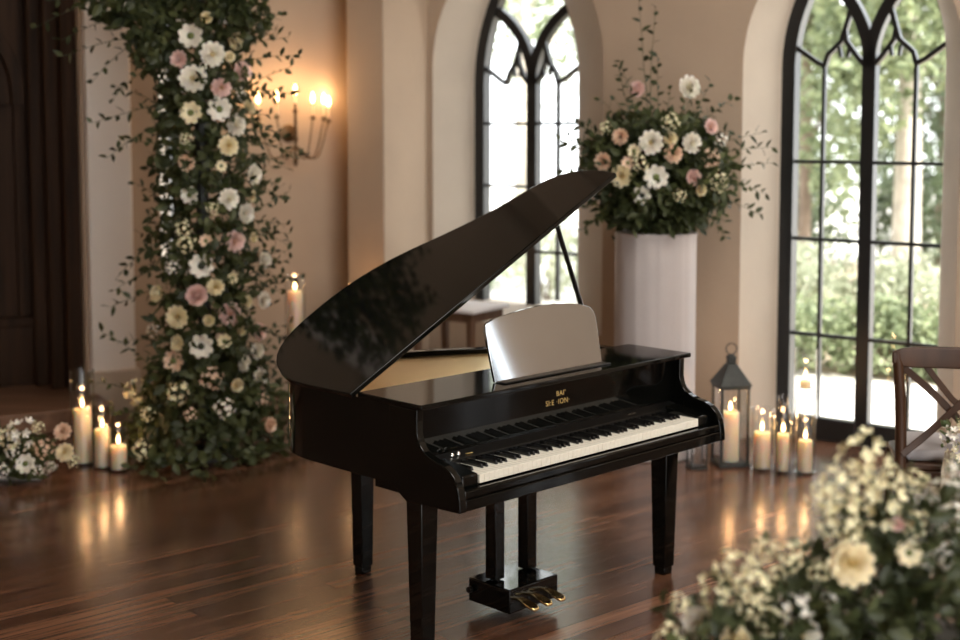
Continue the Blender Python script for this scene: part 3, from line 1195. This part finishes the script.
def make_bloom(kind):
    mb = MB()
    rnd = random.Random(hash(kind) % 1000 if False else len(kind) * 7 + 3)
    if kind == 'dahlia':
        for n, t, L, w, z, r0 in ((11, .10, .80, .46, 0, .18), (11, .42, .74, .44, .07, .15), (9, .78, .62, .40, .13, .12), (7, 1.08, .48, .32, .19, .08), (5, 1.35, .36, .24, .22, .04)):
            for k in range(n):
                petal(mb, r0, 2 * pi * (k + (.5 if n % 2 else 0)) / n + rnd.uniform(-.08, .08) + t, t + rnd.uniform(-.07, .07), L * rnd.uniform(.92, 1.05), w, .28, z)
        heart = [(.16, .22), (.15, .36), (.08, .42), (0, .43)]
    elif kind == 'rose':
        for n, t, L, w, z, r0 in ((7, .22, .78, .72, 0, .16), (7, .62, .70, .66, .05, .14), (6, .98, .62, .56, .10, .12), (5, 1.25, .56, .44, .14, .10), (4, 1.45, .50, .32, .16, .06)):
            for k in range(n):
                petal(mb, r0, 2 * pi * k / n + rnd.uniform(-.1, .1) + t * 2, t + rnd.uniform(-.06, .06), L, w, .45, z)
        heart = [(.10, .3), (.09, .5), (.04, .56), (0, .57)]
    elif kind == 'anemone':
        for n, t, L, w, z, r0 in ((8, .12, .84, .56, 0, .14), (7, .36, .74, .50, .05, .14)):
            for k in range(n):
                petal(mb, r0, 2 * pi * k / n + t + rnd.uniform(-.08, .08), t + rnd.uniform(-.07, .07), L, w, .22, z)
        heart = [(.27, .06), (.25, .17), (.14, .25), (0, .27)]
    else:                                        # spray: a head of small starry florets
        for q in range(15):
            u = 1 - 1.5 * (q + .5) / 15
            a = q * 2.39996
            s = math.sqrt(max(0, 1 - u * u))
            c = Vector((s * cos(a), s * sin(a), u)) * rnd.uniform(.45, 1.05)
            ax = (c.normalized() + Vector((rnd.uniform(-.4, .4), rnd.uniform(-.4, .4), rnd.uniform(-.2, .4)))).normalized()
            mat = Matrix.Translation(c) @ ax.to_track_quat('Z', 'X').to_matrix().to_4x4()
            m2 = MB()
            for k in range(5):
                petal(m2, .03, 2 * pi * k / 5, .4, .34, .20, .2)
            mb.add([mat @ Vector(v) for v in m2.v], m2.f)
        heart = None
    me = MB()
    me.v, me.f, me.mi = mb.v, mb.f, mb.mi
    return me, heart


BLOOM_MESH = {}


def bloom_mesh(kind, mat):
    k = (kind, mat)
    if k not in BLOOM_MESH:
        mb, heart = make_bloom(kind)
        o = mb.build(kind, M[mat], smooth=60)
        me = o.data
        bpy.data.objects.remove(o)
        hm = {}
        BLOOM_MESH[k] = (me, heart, hm)
    return BLOOM_MESH[k]


HEARTS = {}
NAMES = {'dahlia': 'dahlia', 'rose': 'rose', 'anemone': 'anemone', 'spray': 'stock_flower'}


def bloom(parent, kind, mat, loc, nrm, size, heart_mat='heart_yellow', spin=None):
    me, heart, _ = bloom_mesh(kind, mat)
    o = bpy.data.objects.new(NAMES[kind], me)
    COL.objects.link(o)
    o.parent = parent
    q = Vector(nrm).normalized().to_track_quat('Z', 'Y')
    o.rotation_mode = 'QUATERNION'
    from mathutils import Quaternion
    o.rotation_quaternion = q @ Quaternion((0, 0, 1), random.uniform(0, 6.28) if spin is None else spin)
    o.location = loc
    o.scale = (size / 2,) * 3
    if heart:
        hk = (kind, heart_mat)
        if hk not in HEARTS:
            mb = MB()
            mb.lathe(heart, 12)
            if kind == 'anemone':
                for k in range(22):
                    a = k * 2.4
                    r = .20 + .13 * ((k * 7) % 5) / 5
                    mb.tube([(r * .7 * cos(a), r * .7 * sin(a), .12), (r * cos(a), r * sin(a), .26)], [.012, .02], 4)
            ho = mb.build('flower_heart', M[heart_mat], smooth=60)
            HEARTS[hk] = ho.data
            bpy.data.objects.remove(ho)
        h = bpy.data.objects.new('flower_heart', HEARTS[hk])
        COL.objects.link(h)
        h.parent = o
    return o


KIND = {  # code -> kind, petal, heart
    'W': ('dahlia', 'white_petal', 'heart_yellow'), 'B': ('dahlia', 'blush_petal', 'heart_yellow'), 'C': ('dahlia', 'cream_petal', 'heart_yellow'),
    'P': ('dahlia', 'peach_petal', 'heart_green'), 'R': ('rose', 'white_petal', 'heart_yellow'), 'r': ('rose', 'blush_petal', 'heart_yellow'), 'k': ('rose', 'cream_petal', 'heart_yellow'),
    'A': ('anemone', 'white_petal', 'heart_green'), 'D': ('anemone', 'white_petal', 'heart_dark'), 'a': ('anemone', 'cream_petal', 'heart_green'),
    'p': ('anemone', 'peach_petal', 'heart_green'), 'S': ('spray', 'straw_petal', ''), 's': ('spray', 'white_petal', ''), 'q': ('spray', 'peach_petal', ''),
}


def sprig(leaves, stems, p, d, L, nl, ls, droop=.3, w=.5):
    p = Vector(p)
    d = Vector(d).normalized()
    pts = [p.copy()]
    q = p.copy()
    for i in range(6):
        d = (d + Vector((0, 0, -droop / 6)) + rv() * .08).normalized()
        q = q + d * (L / 6)
        pts.append(q.copy())
    stems.tube(pts, [.0028 - .0003 * i for i in range(7)], 5, cap=False)
    for k in range(nl):
        u = (k + 1) / nl * 6
        i = min(int(u), 5)
        b = pts[i].lerp(pts[i + 1], u - i) if u < 6 else pts[6]
        t = (pts[i + 1] - pts[i]).normalized()
        s = t.orthogonal().normalized()
        s.rotate(Matrix.Rotation(k * 2.4 + random.random(), 3, t))
        leaves.leaf(b, (t * .6 + s), rv() + Vector((0, 0, .8)), ls * random.uniform(.7, 1.2), ls * w * random.uniform(.8, 1.2))


# --- tall flower column -------------------------------------------------
GX, GY = -1.515, 7.42
garl = thing('flower_column', 'tall column of trailing greenery with white and blush dahlias beside the wooden door', 'flower arrangement', (GX, GY, 0))


def gr(z):                                 # radius of the column by height
    if z < .55:
        return .46 - .30 * (z / .55) ** .8 + .09
    return .25 + .02 * sin(z * 5) + (.05 if z > 2.1 else 0) * (z - 2.1)


mb = MB()
mb.tube([(0, 0, 0), (0, 0, 3.2)], .035, 10)
mb.lathe([(.2, 0), (.2, .015), (.04, .02)], 20)
mb.build('support_pole', M['iron'], garl)
lv, lv2, sm = MB(), MB(), MB()
for i in range(6500):
    z = random.uniform(0.01, 3.2) if random.random() > .22 else random.uniform(.0, .55)
    a = random.uniform(0, 2 * pi)
    r = gr(z) * random.uniform(.45, 1.06) * (1 + .16 * sin(3 * a + z * 4))
    n_ = Vector((cos(a), sin(a), .1))
    p = Vector((r * cos(a), r * sin(a), max(z, .02)))
    d = (n_ * .6 + rv() * .9 + Vector((0, 0, -.25))).normalized()
    if p.z < .08:
        d.z = abs(d.z) * .3
    s = random.uniform(.04, .09)
    (lv if random.random() < .55 else lv2).leaf(p, d, n_ + rv() * .6, s, s * .55)
for i in range(150):
    z = random.uniform(.3, 3.1)
    a = random.uniform(-.9, 2.2) if i % 4 else random.uniform(2.2, 5.4)
    r = gr(z) * .8
    sprig(lv2, sm, (r * cos(a), r * sin(a), z), (cos(a), sin(a), random.uniform(-.2, .7)), random.uniform(.16, .36), 9, .05)
for i in range(900):
    v = rv()
    k = i % 3
    cx_, cz_, rx_, rz_ = ((-.36, 2.47, .24, .17), (-.20, 2.25, .16, .2), (.22, 2.42, .18, .18))[k]
    p = Vector((cx_ + v.x * rx_ * random.random() ** .5, -.12 + v.y * .14, cz_ + v.z * rz_ * random.random() ** .5))
    s = random.uniform(.045, .09)
    (lv if i % 2 else lv2).leaf(p, (rv() + Vector((0, -.2, -.3))).normalized(), rv() + Vector((0, -.5, .4)), s, s * .55)
for x, z, dx, dz, L in ((-.12, 2.45, -1, -.1, .62), (-.1, 2.38, -1, -.35, .55), (-.15, 2.5, -1, .2, .6), (-.1, 2.2, -1, -.3, .42), (-.14, 1.95, -1, -.3, .42), (-.15, 1.85, -1, -.45, .38), (-.2, 1.2, -1, -.4, .3), (-.2, .95, -1, -.2, .3),
                        (.16, 2.15, 1, .1, .42), (.16, 2.0, 1, .15, .40), (.18, 1.75, 1, -.1, .42), (.18, 1.55, 1, -.15, .34), (.18, 1.3, 1, -.1, .34), (.18, 1.05, 1, -.2, .3), (.1, 2.4, 1, .3, .4), (.2, .75, 1, -.1, .3),
                        (-.3, .35, -1, .5, .4), (-.25, .5, -.8, .8, .35), (-.28, .25, -1, .2, .35), (-.2, 2.3, -1, 0, .5), (-.1, 2.55, -1, 0.05, .75)):
    sprig(lv2, sm, (x, -.12, z), (dx, -.25, dz), L, 12, .055, .35)
lv.build('foliage', M['leaf'], garl)
lv2.build('foliage', M['leaf_dark'], garl)
sm.build('stems', M['stem'], garl)
GF = """191,36,25,A 212,55,27,W 180,60,20,B 193,79,29,W 241,72,22,B 221,88,21,B 191,113,23,a 219,109,25,A 235,125,23,W 228,146,22,C 233,40,23,k 247,108,18,k 226,20,14,s 187,163,18,P 190,195,19,A 252,174,23,W 228,199,23,W 244,213,23,W 234,241,23,B 183,228,15,S 186,243,17,S 206,241,14,p 201,266,25,D 262,260,21,R 197,295,25,r 215,287,19,C 232,278,13,a 229,314,25,B 178,317,25,C 159,294,20,k 245,302,17,C 262,300,19,W 201,346,25,D 174,361,23,p 258,332,20,B 256,351,18,W 243,363,18,W 258,377,21,W 213,379,21,q 177,393,22,S 136,392,24,S 225,409,19,s 269,425,17,P 142,449,19,S 224,341,15,a 178,343,18,C 209,320,14,k 205,66,10,s 229,57,13,k 250,196,14,k 221,166,12,a 213,208,12,S 252,238,13,k 172,268,13,s 240,330,14,k 152,330,12,s 148,415,14,S 236,385,16,k 190,415,13,q 262,400,13,q 186,140,12,S 240,95,12,s 206,18,14,k"""


def px_point(px, py, y):                    # photograph measurements -> place at distance y (used once per bloom, each at its own depth)
    u = (239.2 - py) / 1360
    c, s = cos(R(4.8)), sin(R(4.8))
    return Vector(((px - 480) / 1360 * y / (c + u * s), y, CAM_Z + y * (-s + u * c) / (c + u * s)))


for tok in GF.split():
    a, b, dm, k = tok.split(',')
    p0 = px_point(float(a), float(b), GY - .22)
    dx = p0.x - GX
    r = gr(max(p0.z, .02)) * 1.05
    dy = -math.sqrt(max(r * r - dx * dx, .0025))
    p = px_point(float(a), float(b), GY + dy)
    kind, pm, hm = KIND[k]
    sz = float(dm) / 1360 * p.y * 1.06
    p.z = max(p.z, sz * .5)
    bloom(garl, kind, pm, (p.x - GX, p.y - GY, p.z), (dx * 1.6 + random.uniform(-.1, .1), dy - .25, random.uniform(-.03, .12)), sz, hm or 'heart_yellow')

# --- low flower bank on the left -----------------------------------------
bx, by = -2.50, 6.93
bank = thing('flower_bank', 'low bank of greenery and cream flowers on the floor before the wooden platform', 'flower arrangement', (bx, by, 0))
lv, sm = MB(), MB()
for i in range(1500):
    x = random.uniform(-.55, .26)
    y = random.uniform(-.16, .2)
    top = .27 * math.sqrt(max(0, 1 - (y / .22) ** 2)) * (1 - .35 * max(0, x) / .32)
    p = Vector((x, y, random.uniform(.01, max(.03, top))))
    d = (rv() + Vector((0, -.4, .1))).normalized()
    if p.z < .07:
        d.z = abs(d.z)
    s = random.uniform(.035, .075)
    lv.leaf(p, d, rv() + Vector((0, 0, .8)), s, s * .5)
for i in range(26):
    sprig(lv, sm, (random.uniform(-.5, .25), random.uniform(-.1, .1), random.uniform(.08, .2)), (random.uniform(-1, 1), random.uniform(-1, .3), random.uniform(.0, .6)), random.uniform(.1, .2), 7, .045)
lv.build('foliage', M['leaf'], bank)
sm.build('stems', M['stem'], bank)
mb = MB()
mb.box(-.5, .25, -.08, .1, 0, .07)
mb.build('trough', M['terracotta'], bank, bevel=.01)
for tok in "20,434,30,s 6,438,22,S 26,464,21,A 44,449,18,q 63,432,19,P 65,453,20,C 3,470,14,s 38,470,10,s 74,462,12,S 12,452,13,s -20,445,24,W -40,460,22,C 38,428,12,S 52,466,9,s".split():
    a, b, dm, k = tok.split(',')
    p = px_point(float(a), float(b), by - .17)
    kind, pm, hm = KIND[k]
    bloom(bank, kind, pm, (p.x - bx, p.y - by, max(.04, p.z)), (random.uniform(-.3, .3), -1, .5), float(dm) / 1360 * p.y * 1.06, hm or 'heart_yellow')

# --- plinth and its arrangement -----------------------------------------
ex, ey = .968, 7.45
plinth = thing('draped_plinth', 'round white plinth wrapped in pale linen, standing between the two gothic windows', 'plinth', (ex, ey, 0))
mb = MB()
mb.lathe([(.215, 0), (.215, 1.20), (.20, 1.222), (0, 1.222)], 48)
mb.build('core', M['plinth'], plinth, smooth=40)


def folds(a, z):
    return 1 + .008 * sin(a * 5 + .5 * sin(z * 2.5)) + .010 * max(0, sin(a * 11 + .3 * z)) ** 6 + .004 * sin(a * 17 + 1 + z)


mb = MB()
mb.lathe([(.212, .005), (.224, .01), (.222, .4), (.221, .8), (.221, 1.1), (.222, 1.215), (.226, 1.228), (.222, 1.236), (.20, 1.232)], 120, wob=folds)
mb.build('linen_wrap', M['plinth'], plinth, smooth=60)

vz = 1.238
arr = thing('urn_arrangement', 'large loose arrangement of white and peach flowers on top of the white plinth', 'flower arrangement', (ex, ey, vz))
mb = MB()
mb.lathe([(.09, 0), (.10, .01), (.05, .03), (.05, .05), (.13, .11), (.15, .16), (.14, .18), (.13, .17), (.0, .16)], 28)
mb.build('urn', M['stem'], arr, smooth=40)
lv, lv2, sm = MB(), MB(), MB()
cz = .34
for i in range(900):
    a = random.uniform(0, 2 * pi)
    r = random.uniform(.12, .25)
    p = Vector((r * cos(a), r * sin(a), random.uniform(.03, .2)))
    s = random.uniform(.04, .08)
    lv2.leaf(p, (Vector((cos(a), sin(a), -.3)) + rv() * .6).normalized(), rv() + Vector((0, 0, .8)), s, s * .5)
for i in range(4600):
    v = rv()
    q = random.uniform(.3, 1.05)
    rx, rz_ = .40, (.30 if v.z > 0 else .33)
    p = Vector((v.x * rx * q, v.y * .25 * q, cz + v.z * rz_ * q))
    if p.z < .012:
        continue
    s = random.uniform(.04, .085)
    (lv if random.random() < .6 else lv2).leaf(p, (v * .7 + rv()).normalized(), rv() + Vector((0, -.3, .6)), s, s * .55)
for i in range(90):
    v = rv()
    v.z = v.z * .7 + .15
    p = Vector((v.x * .24, v.y * .16, cz + v.z * .18))
    if p.z < .1 and v.z < 0:
        continue
    sprig(lv2 if i % 2 else lv, sm, p, v, random.uniform(.18, .34), 10, .05, .35)
for x, z, dx, dz, L in ((-.05, .5, -.10, 1, .80), (-.04, .5, -.06, 1, .72), (-.1, .5, -.22, 1, .45), (-.12, .5, -.3, 1, .42), (.0, .5, .0, 1, .45), (.1, .45, .5, 1, .4), (.12, .4, .9, .55, .45), (.2, .4, 1, .35, .42), (.2, .35, 1, .12, .42), (.2, .3, 1, -.1, .40), (.2, .25, 1, -.35, .38),
                        (-.2, .4, -1, .35, .36), (-.2, .35, -1, .15, .38), (-.2, .3, -1, -.1, .40), (-.2, .45, -1, .7, .36), (-.18, .2, -1, -.5, .3), (.15, .5, .6, .8, .34), (.18, .2, .8, -.7, .3)):
    sprig(lv2, sm, (x, -.06, z), (dx, -.1, dz), L, 15, .055, .18)
lv.build('foliage', M['leaf'], arr)
lv2.build('foliage', M['leaf_dark'], arr)
sm.build('stems', M['stem'], arr)
for tok in """651,143,26,W 691,143,22,W 656,177,25,A 622,176,24,C 642,195,19,D 673,154,20,P 688,88,25,W 638,90,19,r 621,137,18,P 604,162,20,P 640,163,15,S 692,177,19,r 710,127,17,B 712,158,18,q 718,180,20,S 634,151,14,a 670,139,16,k 670,121,16,S 700,190,14,k 628,163,14,p 605,128,12,S 722,140,12,s 680,195,12,S""".split():
    a, b, dm, k = tok.split(',')
    p0 = px_point(float(a), float(b), ey - .2)
    dx, dz = p0.x - ex, p0.z - vz - cz
    dy = -math.sqrt(max(.0025, .27 ** 2 * max(0, 1 - (dx / .42) ** 2 - (dz / .42) ** 2)))
    p = px_point(float(a), float(b), ey + dy)
    kind, pm, hm = KIND[k]
    bloom(arr, kind, pm, (p.x - ex, p.y - ey, p.z - vz), (dx * 1.2, dy - .35, max(-.1, min(.12, dz * .5))), float(dm) / 1360 * p.y * 1.06, hm or 'heart_yellow')


# --- foreground arrangement ----------------------------------------------
fx, fy = .92, 2.82
sy = thing('display_stand', 'round dark display stand under the nearest flower arrangement, below the picture edge', 'stand', (fx, fy, 0))
mb = MB()
mb.lathe([(.16, 0), (.16, .02), (.04, .04), (.035, .5), (.14, .54), (.14, .56)], 28)
mb.build('pedestal_column', M['iron'], sy, smooth=40)
fz = .56
fore = thing('floral_arrangement', 'big blurred arrangement of cream roses and straw-white sprays in the near right corner', 'flower arrangement', (fx, fy, fz))
mb = MB()
mb.lathe([(.08, 0), (.11, .05), (.12, .12), (.09, .17), (.10, .19), (.085, .185), (0, .17)], 24)
mb.build('vase', M['terracotta'], fore, smooth=40)
lv, lv2, sm = MB(), MB(), MB()


def fore_top(px):                            # photograph skyline of the leaf mass, px -> py
    pts = [(640, 660), (670, 632), (720, 610), (770, 590), (815, 540), (860, 515), (900, 505), (960, 480), (1100, 450)]
    for (a, b), (c, d) in zip(pts, pts[1:]):
        if a <= px <= c:
            return b + (d - b) * (px - a) / (c - a)
    return 660


cnt = 0
while cnt < 2300:
    px = random.uniform(665, 1060)
    y = fy + random.uniform(-.16, .20)
    py = random.uniform(fore_top(px) + 12, 760)
    p = px_point(px, py, y) - Vector((fx, fy, fz))
    if p.z < .15 and abs(p.x) > .2:
        continue
    cnt += 1
    s = random.uniform(.028, .06)
    (lv if random.random() < .35 else lv2).leaf(p, (rv() + Vector((-.2, -.3, .5))).normalized(), rv() + Vector((0, -.4, .6)), s, s * .58)
for i in range(46):
    px = random.uniform(690, 1000)
    p = px_point(px, fore_top(px) + random.uniform(10, 60), fy + random.uniform(-.1, .1)) - Vector((fx, fy, fz))
    sprig(lv2 if i % 3 else lv, sm, p, (random.uniform(-.8, .4), random.uniform(-.4, .2), 1), random.uniform(.07, .13), 7, .035, .25)
lv.build('foliage', M['leaf'], fore)
lv2.build('foliage', M['leaf_dark'], fore)
FF = """849,563,48,C 862,458,44,S 833,487,36,S 880,500,46,S 840,520,38,S 858,487,34,S 913,523,24,S 942,493,26,s 935,540,30,s 908,553,26,a 700,623,36,W 736,567,36,S 718,592,34,S 756,583,34,S 794,608,34,s 800,634,40,W
735,641,34,k 788,556,26,S 897,525,15,r 668,638,24,S 955,515,26,s 765,548,20,S 770,620,26,S 915,480,20,S 925,560,18,s 780,580,22,S 948,562,20,A 830,600,18,s 868,592,18,s 680,604,18,S 850,535,22,S 820,500,24,S 892,478,22,S 820,570,20,S 752,608,24,S 958,470,26,s"""
for tok in FF.split():
    a, b, dm, k = tok.split(',')
    y = fy + random.uniform(-.18, -.06)
    p = px_point(float(a), float(b), y) - Vector((fx, fy, fz))
    kind, pm, hm = KIND[k]
    bloom(fore, kind, pm, p, (random.uniform(-.35, .15), -1, random.uniform(.25, .6)), float(dm) / 1360 * y * 1.12, hm or 'heart_yellow')
    q = Vector((p.x * .2, 0, .17))
    sm.tube([q, q.lerp(p, .5) + Vector((0, .03, .02)), p + Vector((0, .02, -.01))], [.004, .003, .0025], 6, cap=False)
sm.build('stems', M['stem'], fore)


# ------------------------------------------------------------------ chair
ch = thing('cross_back_chair', 'brown wooden cross-back chair with grey cushion in front of the glazed double doors', 'chair', (1.935, 5.50, 0), R(-12))
cw = M['chair_wood']
mb = MB()
pts = [(-.243 + .486 * i / 12, .035 * (((i - 6) / 6) ** 2) * -1 + .0, .872) for i in range(13)]
vs, fs = [], []
for i, (x, y, z) in enumerate(pts):
    hh = .044 - .010 * abs((i - 6) / 6) ** 6 * 2
    for dy, dz in ((-.014, -hh), (.014, -hh), (.017, 0), (.014, hh), (-.014, hh), (-.017, 0)):
        vs.append((x, y + dy, z + dz))
for i in range(12):
    for k in range(6):
        fs.append((i * 6 + k, i * 6 + 6 + k, i * 6 + 6 + (k + 1) % 6, i * 6 + (k + 1) % 6))
fs += [tuple(range(6)), tuple(range(72, 78))[::-1]]
mb.add(vs, fs)
mb.build('top_rail', cw, ch, bevel=.006, smooth=60)
for sg in (-1, 1):
    mb = MB()
    mb.tube([(sg * .225, -.033, .90), (sg * .218, -.028, .84), (sg * .205, -.01, .70), (sg * .198, .0, .56), (sg * .196, .0, .46), (sg * .20, -.02, .25), (sg * .208, -.06, 0)], [.014, .021, .022, .023, .023, .020, .015], 12)
    mb.build('rear_post', cw, ch, smooth=60)
    mb = MB()
    mb.tube([(sg * .20, .40, .40), (sg * .205, .41, .2), (sg * .21, .42, 0)], [.021, .019, .014], 12)
    mb.build('front_leg', cw, ch, smooth=60)
for sg in (-1, 1):
    mb = MB()
    pts = []
    for i in range(13):
        u = i / 12
        x = sg * (-.195 + .39 * u)
        z = .825 - .36 * u
        pts.append((x, -.012 + .03 * sin(pi * u) + sg * .008, z + .008 * sin(2 * pi * u)))
    mb.bar(pts, .030, .012, (0, 1, 0))
    mb.build('cross_slat', cw, ch, bevel=.003)
mb = MB()
mb.bar([(-.105, -.004, .835), (-.06, 0, .775), (0, .012, .70), (.05, .018, .655)], .026, .012, (0, 1, 0))
mb.build('short_slat', cw, ch, bevel=.003)
mb = MB()
mb.prism([(-.205, .0), (.205, .0), (.215, .40), (.19, .43), (-.19, .43), (-.215, .40)], 0.395, .425, lambda u, v, w: (u, v, w))
mb.build('seat', cw, ch, bevel=.008)
mb = MB()
mb.box(-.185, .185, -.008, .012, .335, .395)
mb.build('rear_apron', cw, ch, bevel=.004)
mb = MB()
mb.bar([(-.20, -.02, .20), (.20, -.02, .20)], .022, .022, (0, 1, 0))
mb.build('stretcher', cw, ch, bevel=.005)
mb = MB()
mb.bar([(-.203, -.02, .235), (-.207, .41, .235)], .022, .022, (1, 0, 0))
mb.build('stretcher', cw, ch, bevel=.005)
mb = MB()
mb.bar([(.203, -.02, .235), (.207, .41, .235)], .022, .022, (1, 0, 0))
mb.build('stretcher', cw, ch, bevel=.005)
cu = MB()
cu.box(-.175, .175, .03, .41, .426, .475)
o = cu.build('seat_cushion', M['cushion'], None, bevel=.022, seg=4)
o.parent = None
o.location = (1.935, 5.50, 0)
o.rotation_euler = (0, 0, R(-12))
tag(o, 'flat grey seat cushion lying on the wooden cross-back chair', 'cushion')

# posy with ribbon tied to the chair back
po = thing('chair_posy', 'small posy of cream flowers tied with beige ribbon to the chair back', 'flower arrangement', (1.93, 5.46, .515))
lv = MB()
for i in range(36):
    v = rv()
    p = Vector((v.x * .06 + .0, v.y * .04 - .05, .03 + v.z * .075))
    s = random.uniform(.035, .06)
    lv.leaf(p, (v + rv() * .4).normalized(), rv(), s, s * .5)
lv.build('foliage', M['leaf_pale'], po)
for x, z, s, k in ((-.03, .065, .10, 's'), (.045, .05, .11, 'k'), (-.015, -.01, .09, 'S'), (.075, -.01, .09, 's'), (.02, .10, .09, 'S'), (.10, .07, .10, 'W')):
    kind, pm, hm = KIND[k]
    bloom(po, kind, pm, (x, -.10, z), (x * 2, -1, .3), s, hm or 'heart_yellow')
mb = MB()
for x0, w, ph in ((-.045, .075, 0), (.035, .085, 1.3)):
    nz_, nx_ = 14, 7
    vs, fs = [], []
    for i in range(nz_ + 1):
        u = i / nz_
        for k in range(nx_ + 1):
            t = k / nx_
            vs.append((x0 + (t - .5) * w * (.35 + .85 * u ** .6) - .02 * u, -.075 - .012 * sin(t * 9 + ph + u * 3) - .03 * u, .0 - .43 * u))
    for i in range(nz_):
        for k in range(nx_):
            a = i * (nx_ + 1) + k
            fs.append((a, a + nx_ + 1, a + nx_ + 2, a + 1))
    mb.add(vs, fs)
mb.build('ribbon_tails', M['ribbon'], po, smooth=80)

# ------------------------------------------------------------------ side table behind the piano
tb = thing('side_table', 'small wooden side table with white top edge under the left gothic window', 'table', (-.14, 8.48, 0), R(-35))
mb = MB()
mb.box(-.23, .23, -.17, .17, .615, .675)
mb.build('apron', M['table_wood'], tb, bevel=.004)
mb = MB()
mb.box(-.26, .26, -.20, .20, .675, .70)
mb.build('table_top', M['cloth'], tb, bevel=.006)
for sx in (-1, 1):
    for sy_ in (-1, 1):
        mb = MB()
        x, y = sx * .205, sy_ * .145
        mb.hexa([(x - .014, y - .014, 0), (x + .014, y - .014, 0), (x + .014, y + .014, 0), (x - .014, y + .014, 0)], [(x - .022, y - .022, .62), (x + .022, y - .022, .62), (x + .022, y + .022, .62), (x - .022, y + .022, .62)])
        mb.build('leg', M['table_wood'], tb, bevel=.003)

# ------------------------------------------------------------------ planting outside
random.seed(21)
for x, y, r, hh, lab in ((2.54, 10.8, .42, .60, 'low clipped green hedge shrub seen through the left edge of the double doors'), (3.08, 10.6, .42, .58, 'low clipped green hedge shrub behind the middle bar of the double doors'),
                         (3.58, 10.35, .40, .60, 'low clipped green hedge shrub seen through the right leaf, above the chair')):
    shrub(x, y, r, hh, 'garden_leaf', lab, 1800, .07, group='low hedge beyond the paving')
mb = MB()
mb.add([(1.6, 11.4, g0 + .01), (4.9, 9.2, g0 + .01), (10, 14, g0 + .01), (3, 22, g0 + .01)], [(0, 1, 2, 3)])
struct(mb.build('ground_bed', M['soil']))
for x, y, r, hh, mt, lab in ((2.98, 12.4, .62, .90, 'garden_leaf_pale', 'pale flowering shrub behind the hedge, in the left leaf of the double doors'),
                             (3.86, 12.2, .60, .88, 'garden_leaf_pale', 'pale flowering shrub below the pale tree trunk, in the right leaf of the doors'),
                             (.75, 15.2, .6, 1.2, 'garden_leaf_pale', 'pale sunlit shrub seen through the left gothic window beside the lid prop'),
                             (.05, 16.4, .5, .9, 'garden_leaf', 'small green shrub seen through the left light of the left gothic window'),
                             (3.72, 15.9, .7, 1.75, 'garden_leaf_deep', 'tall dark green shrub deep in the garden, left leaf of the double doors'),
                             (5.20, 16.1, .7, 1.80, 'garden_leaf_deep', 'tall dark green shrub deep in the garden, right leaf of the double doors')):
    shrub(x, y, r, hh, mt, lab, 1600 if hh < 1.5 else 3200, .085)
trees = [(4.15, 13.2, 5.6, 1.2, 'garden_leaf', 'bark', .125, 2.3, 'tree with thick pale trunk in the right leaf of the double doors'),
         (3.40, 14.2, 5.8, 1.1, 'garden_leaf', 'bark_dark', .06, 1.7, 'slim dark-stemmed tree in the left leaf of the double doors'),
         (6.1, 17.8, 7.0, 1.7, 'garden_leaf_deep', 'bark_dark', .12, .9, 'deep green tree behind the pale trunk at the right edge of the doors'),
         (4.55, 19.6, 7.6, 1.9, 'garden_leaf', 'bark_dark', .12, .8, 'large green tree farthest back behind the middle bar of the double doors'),
         (.55, 17.6, 6.4, 1.7, 'garden_leaf', 'bark', .10, 2.7, 'tree with slim pale trunk seen through the left gothic window'),
         (2.0, 23.0, 8.0, 2.0, 'garden_leaf_pale', 'bark_dark', .12, 2.2, 'pale sunlit tree farthest back in the left gothic window')]
for x, y, hh, rc, mt, bk, tr, base, lab in trees:
    tree(x, y, hh, rc, mt, bk, lab, 5200, .12, tr, base)
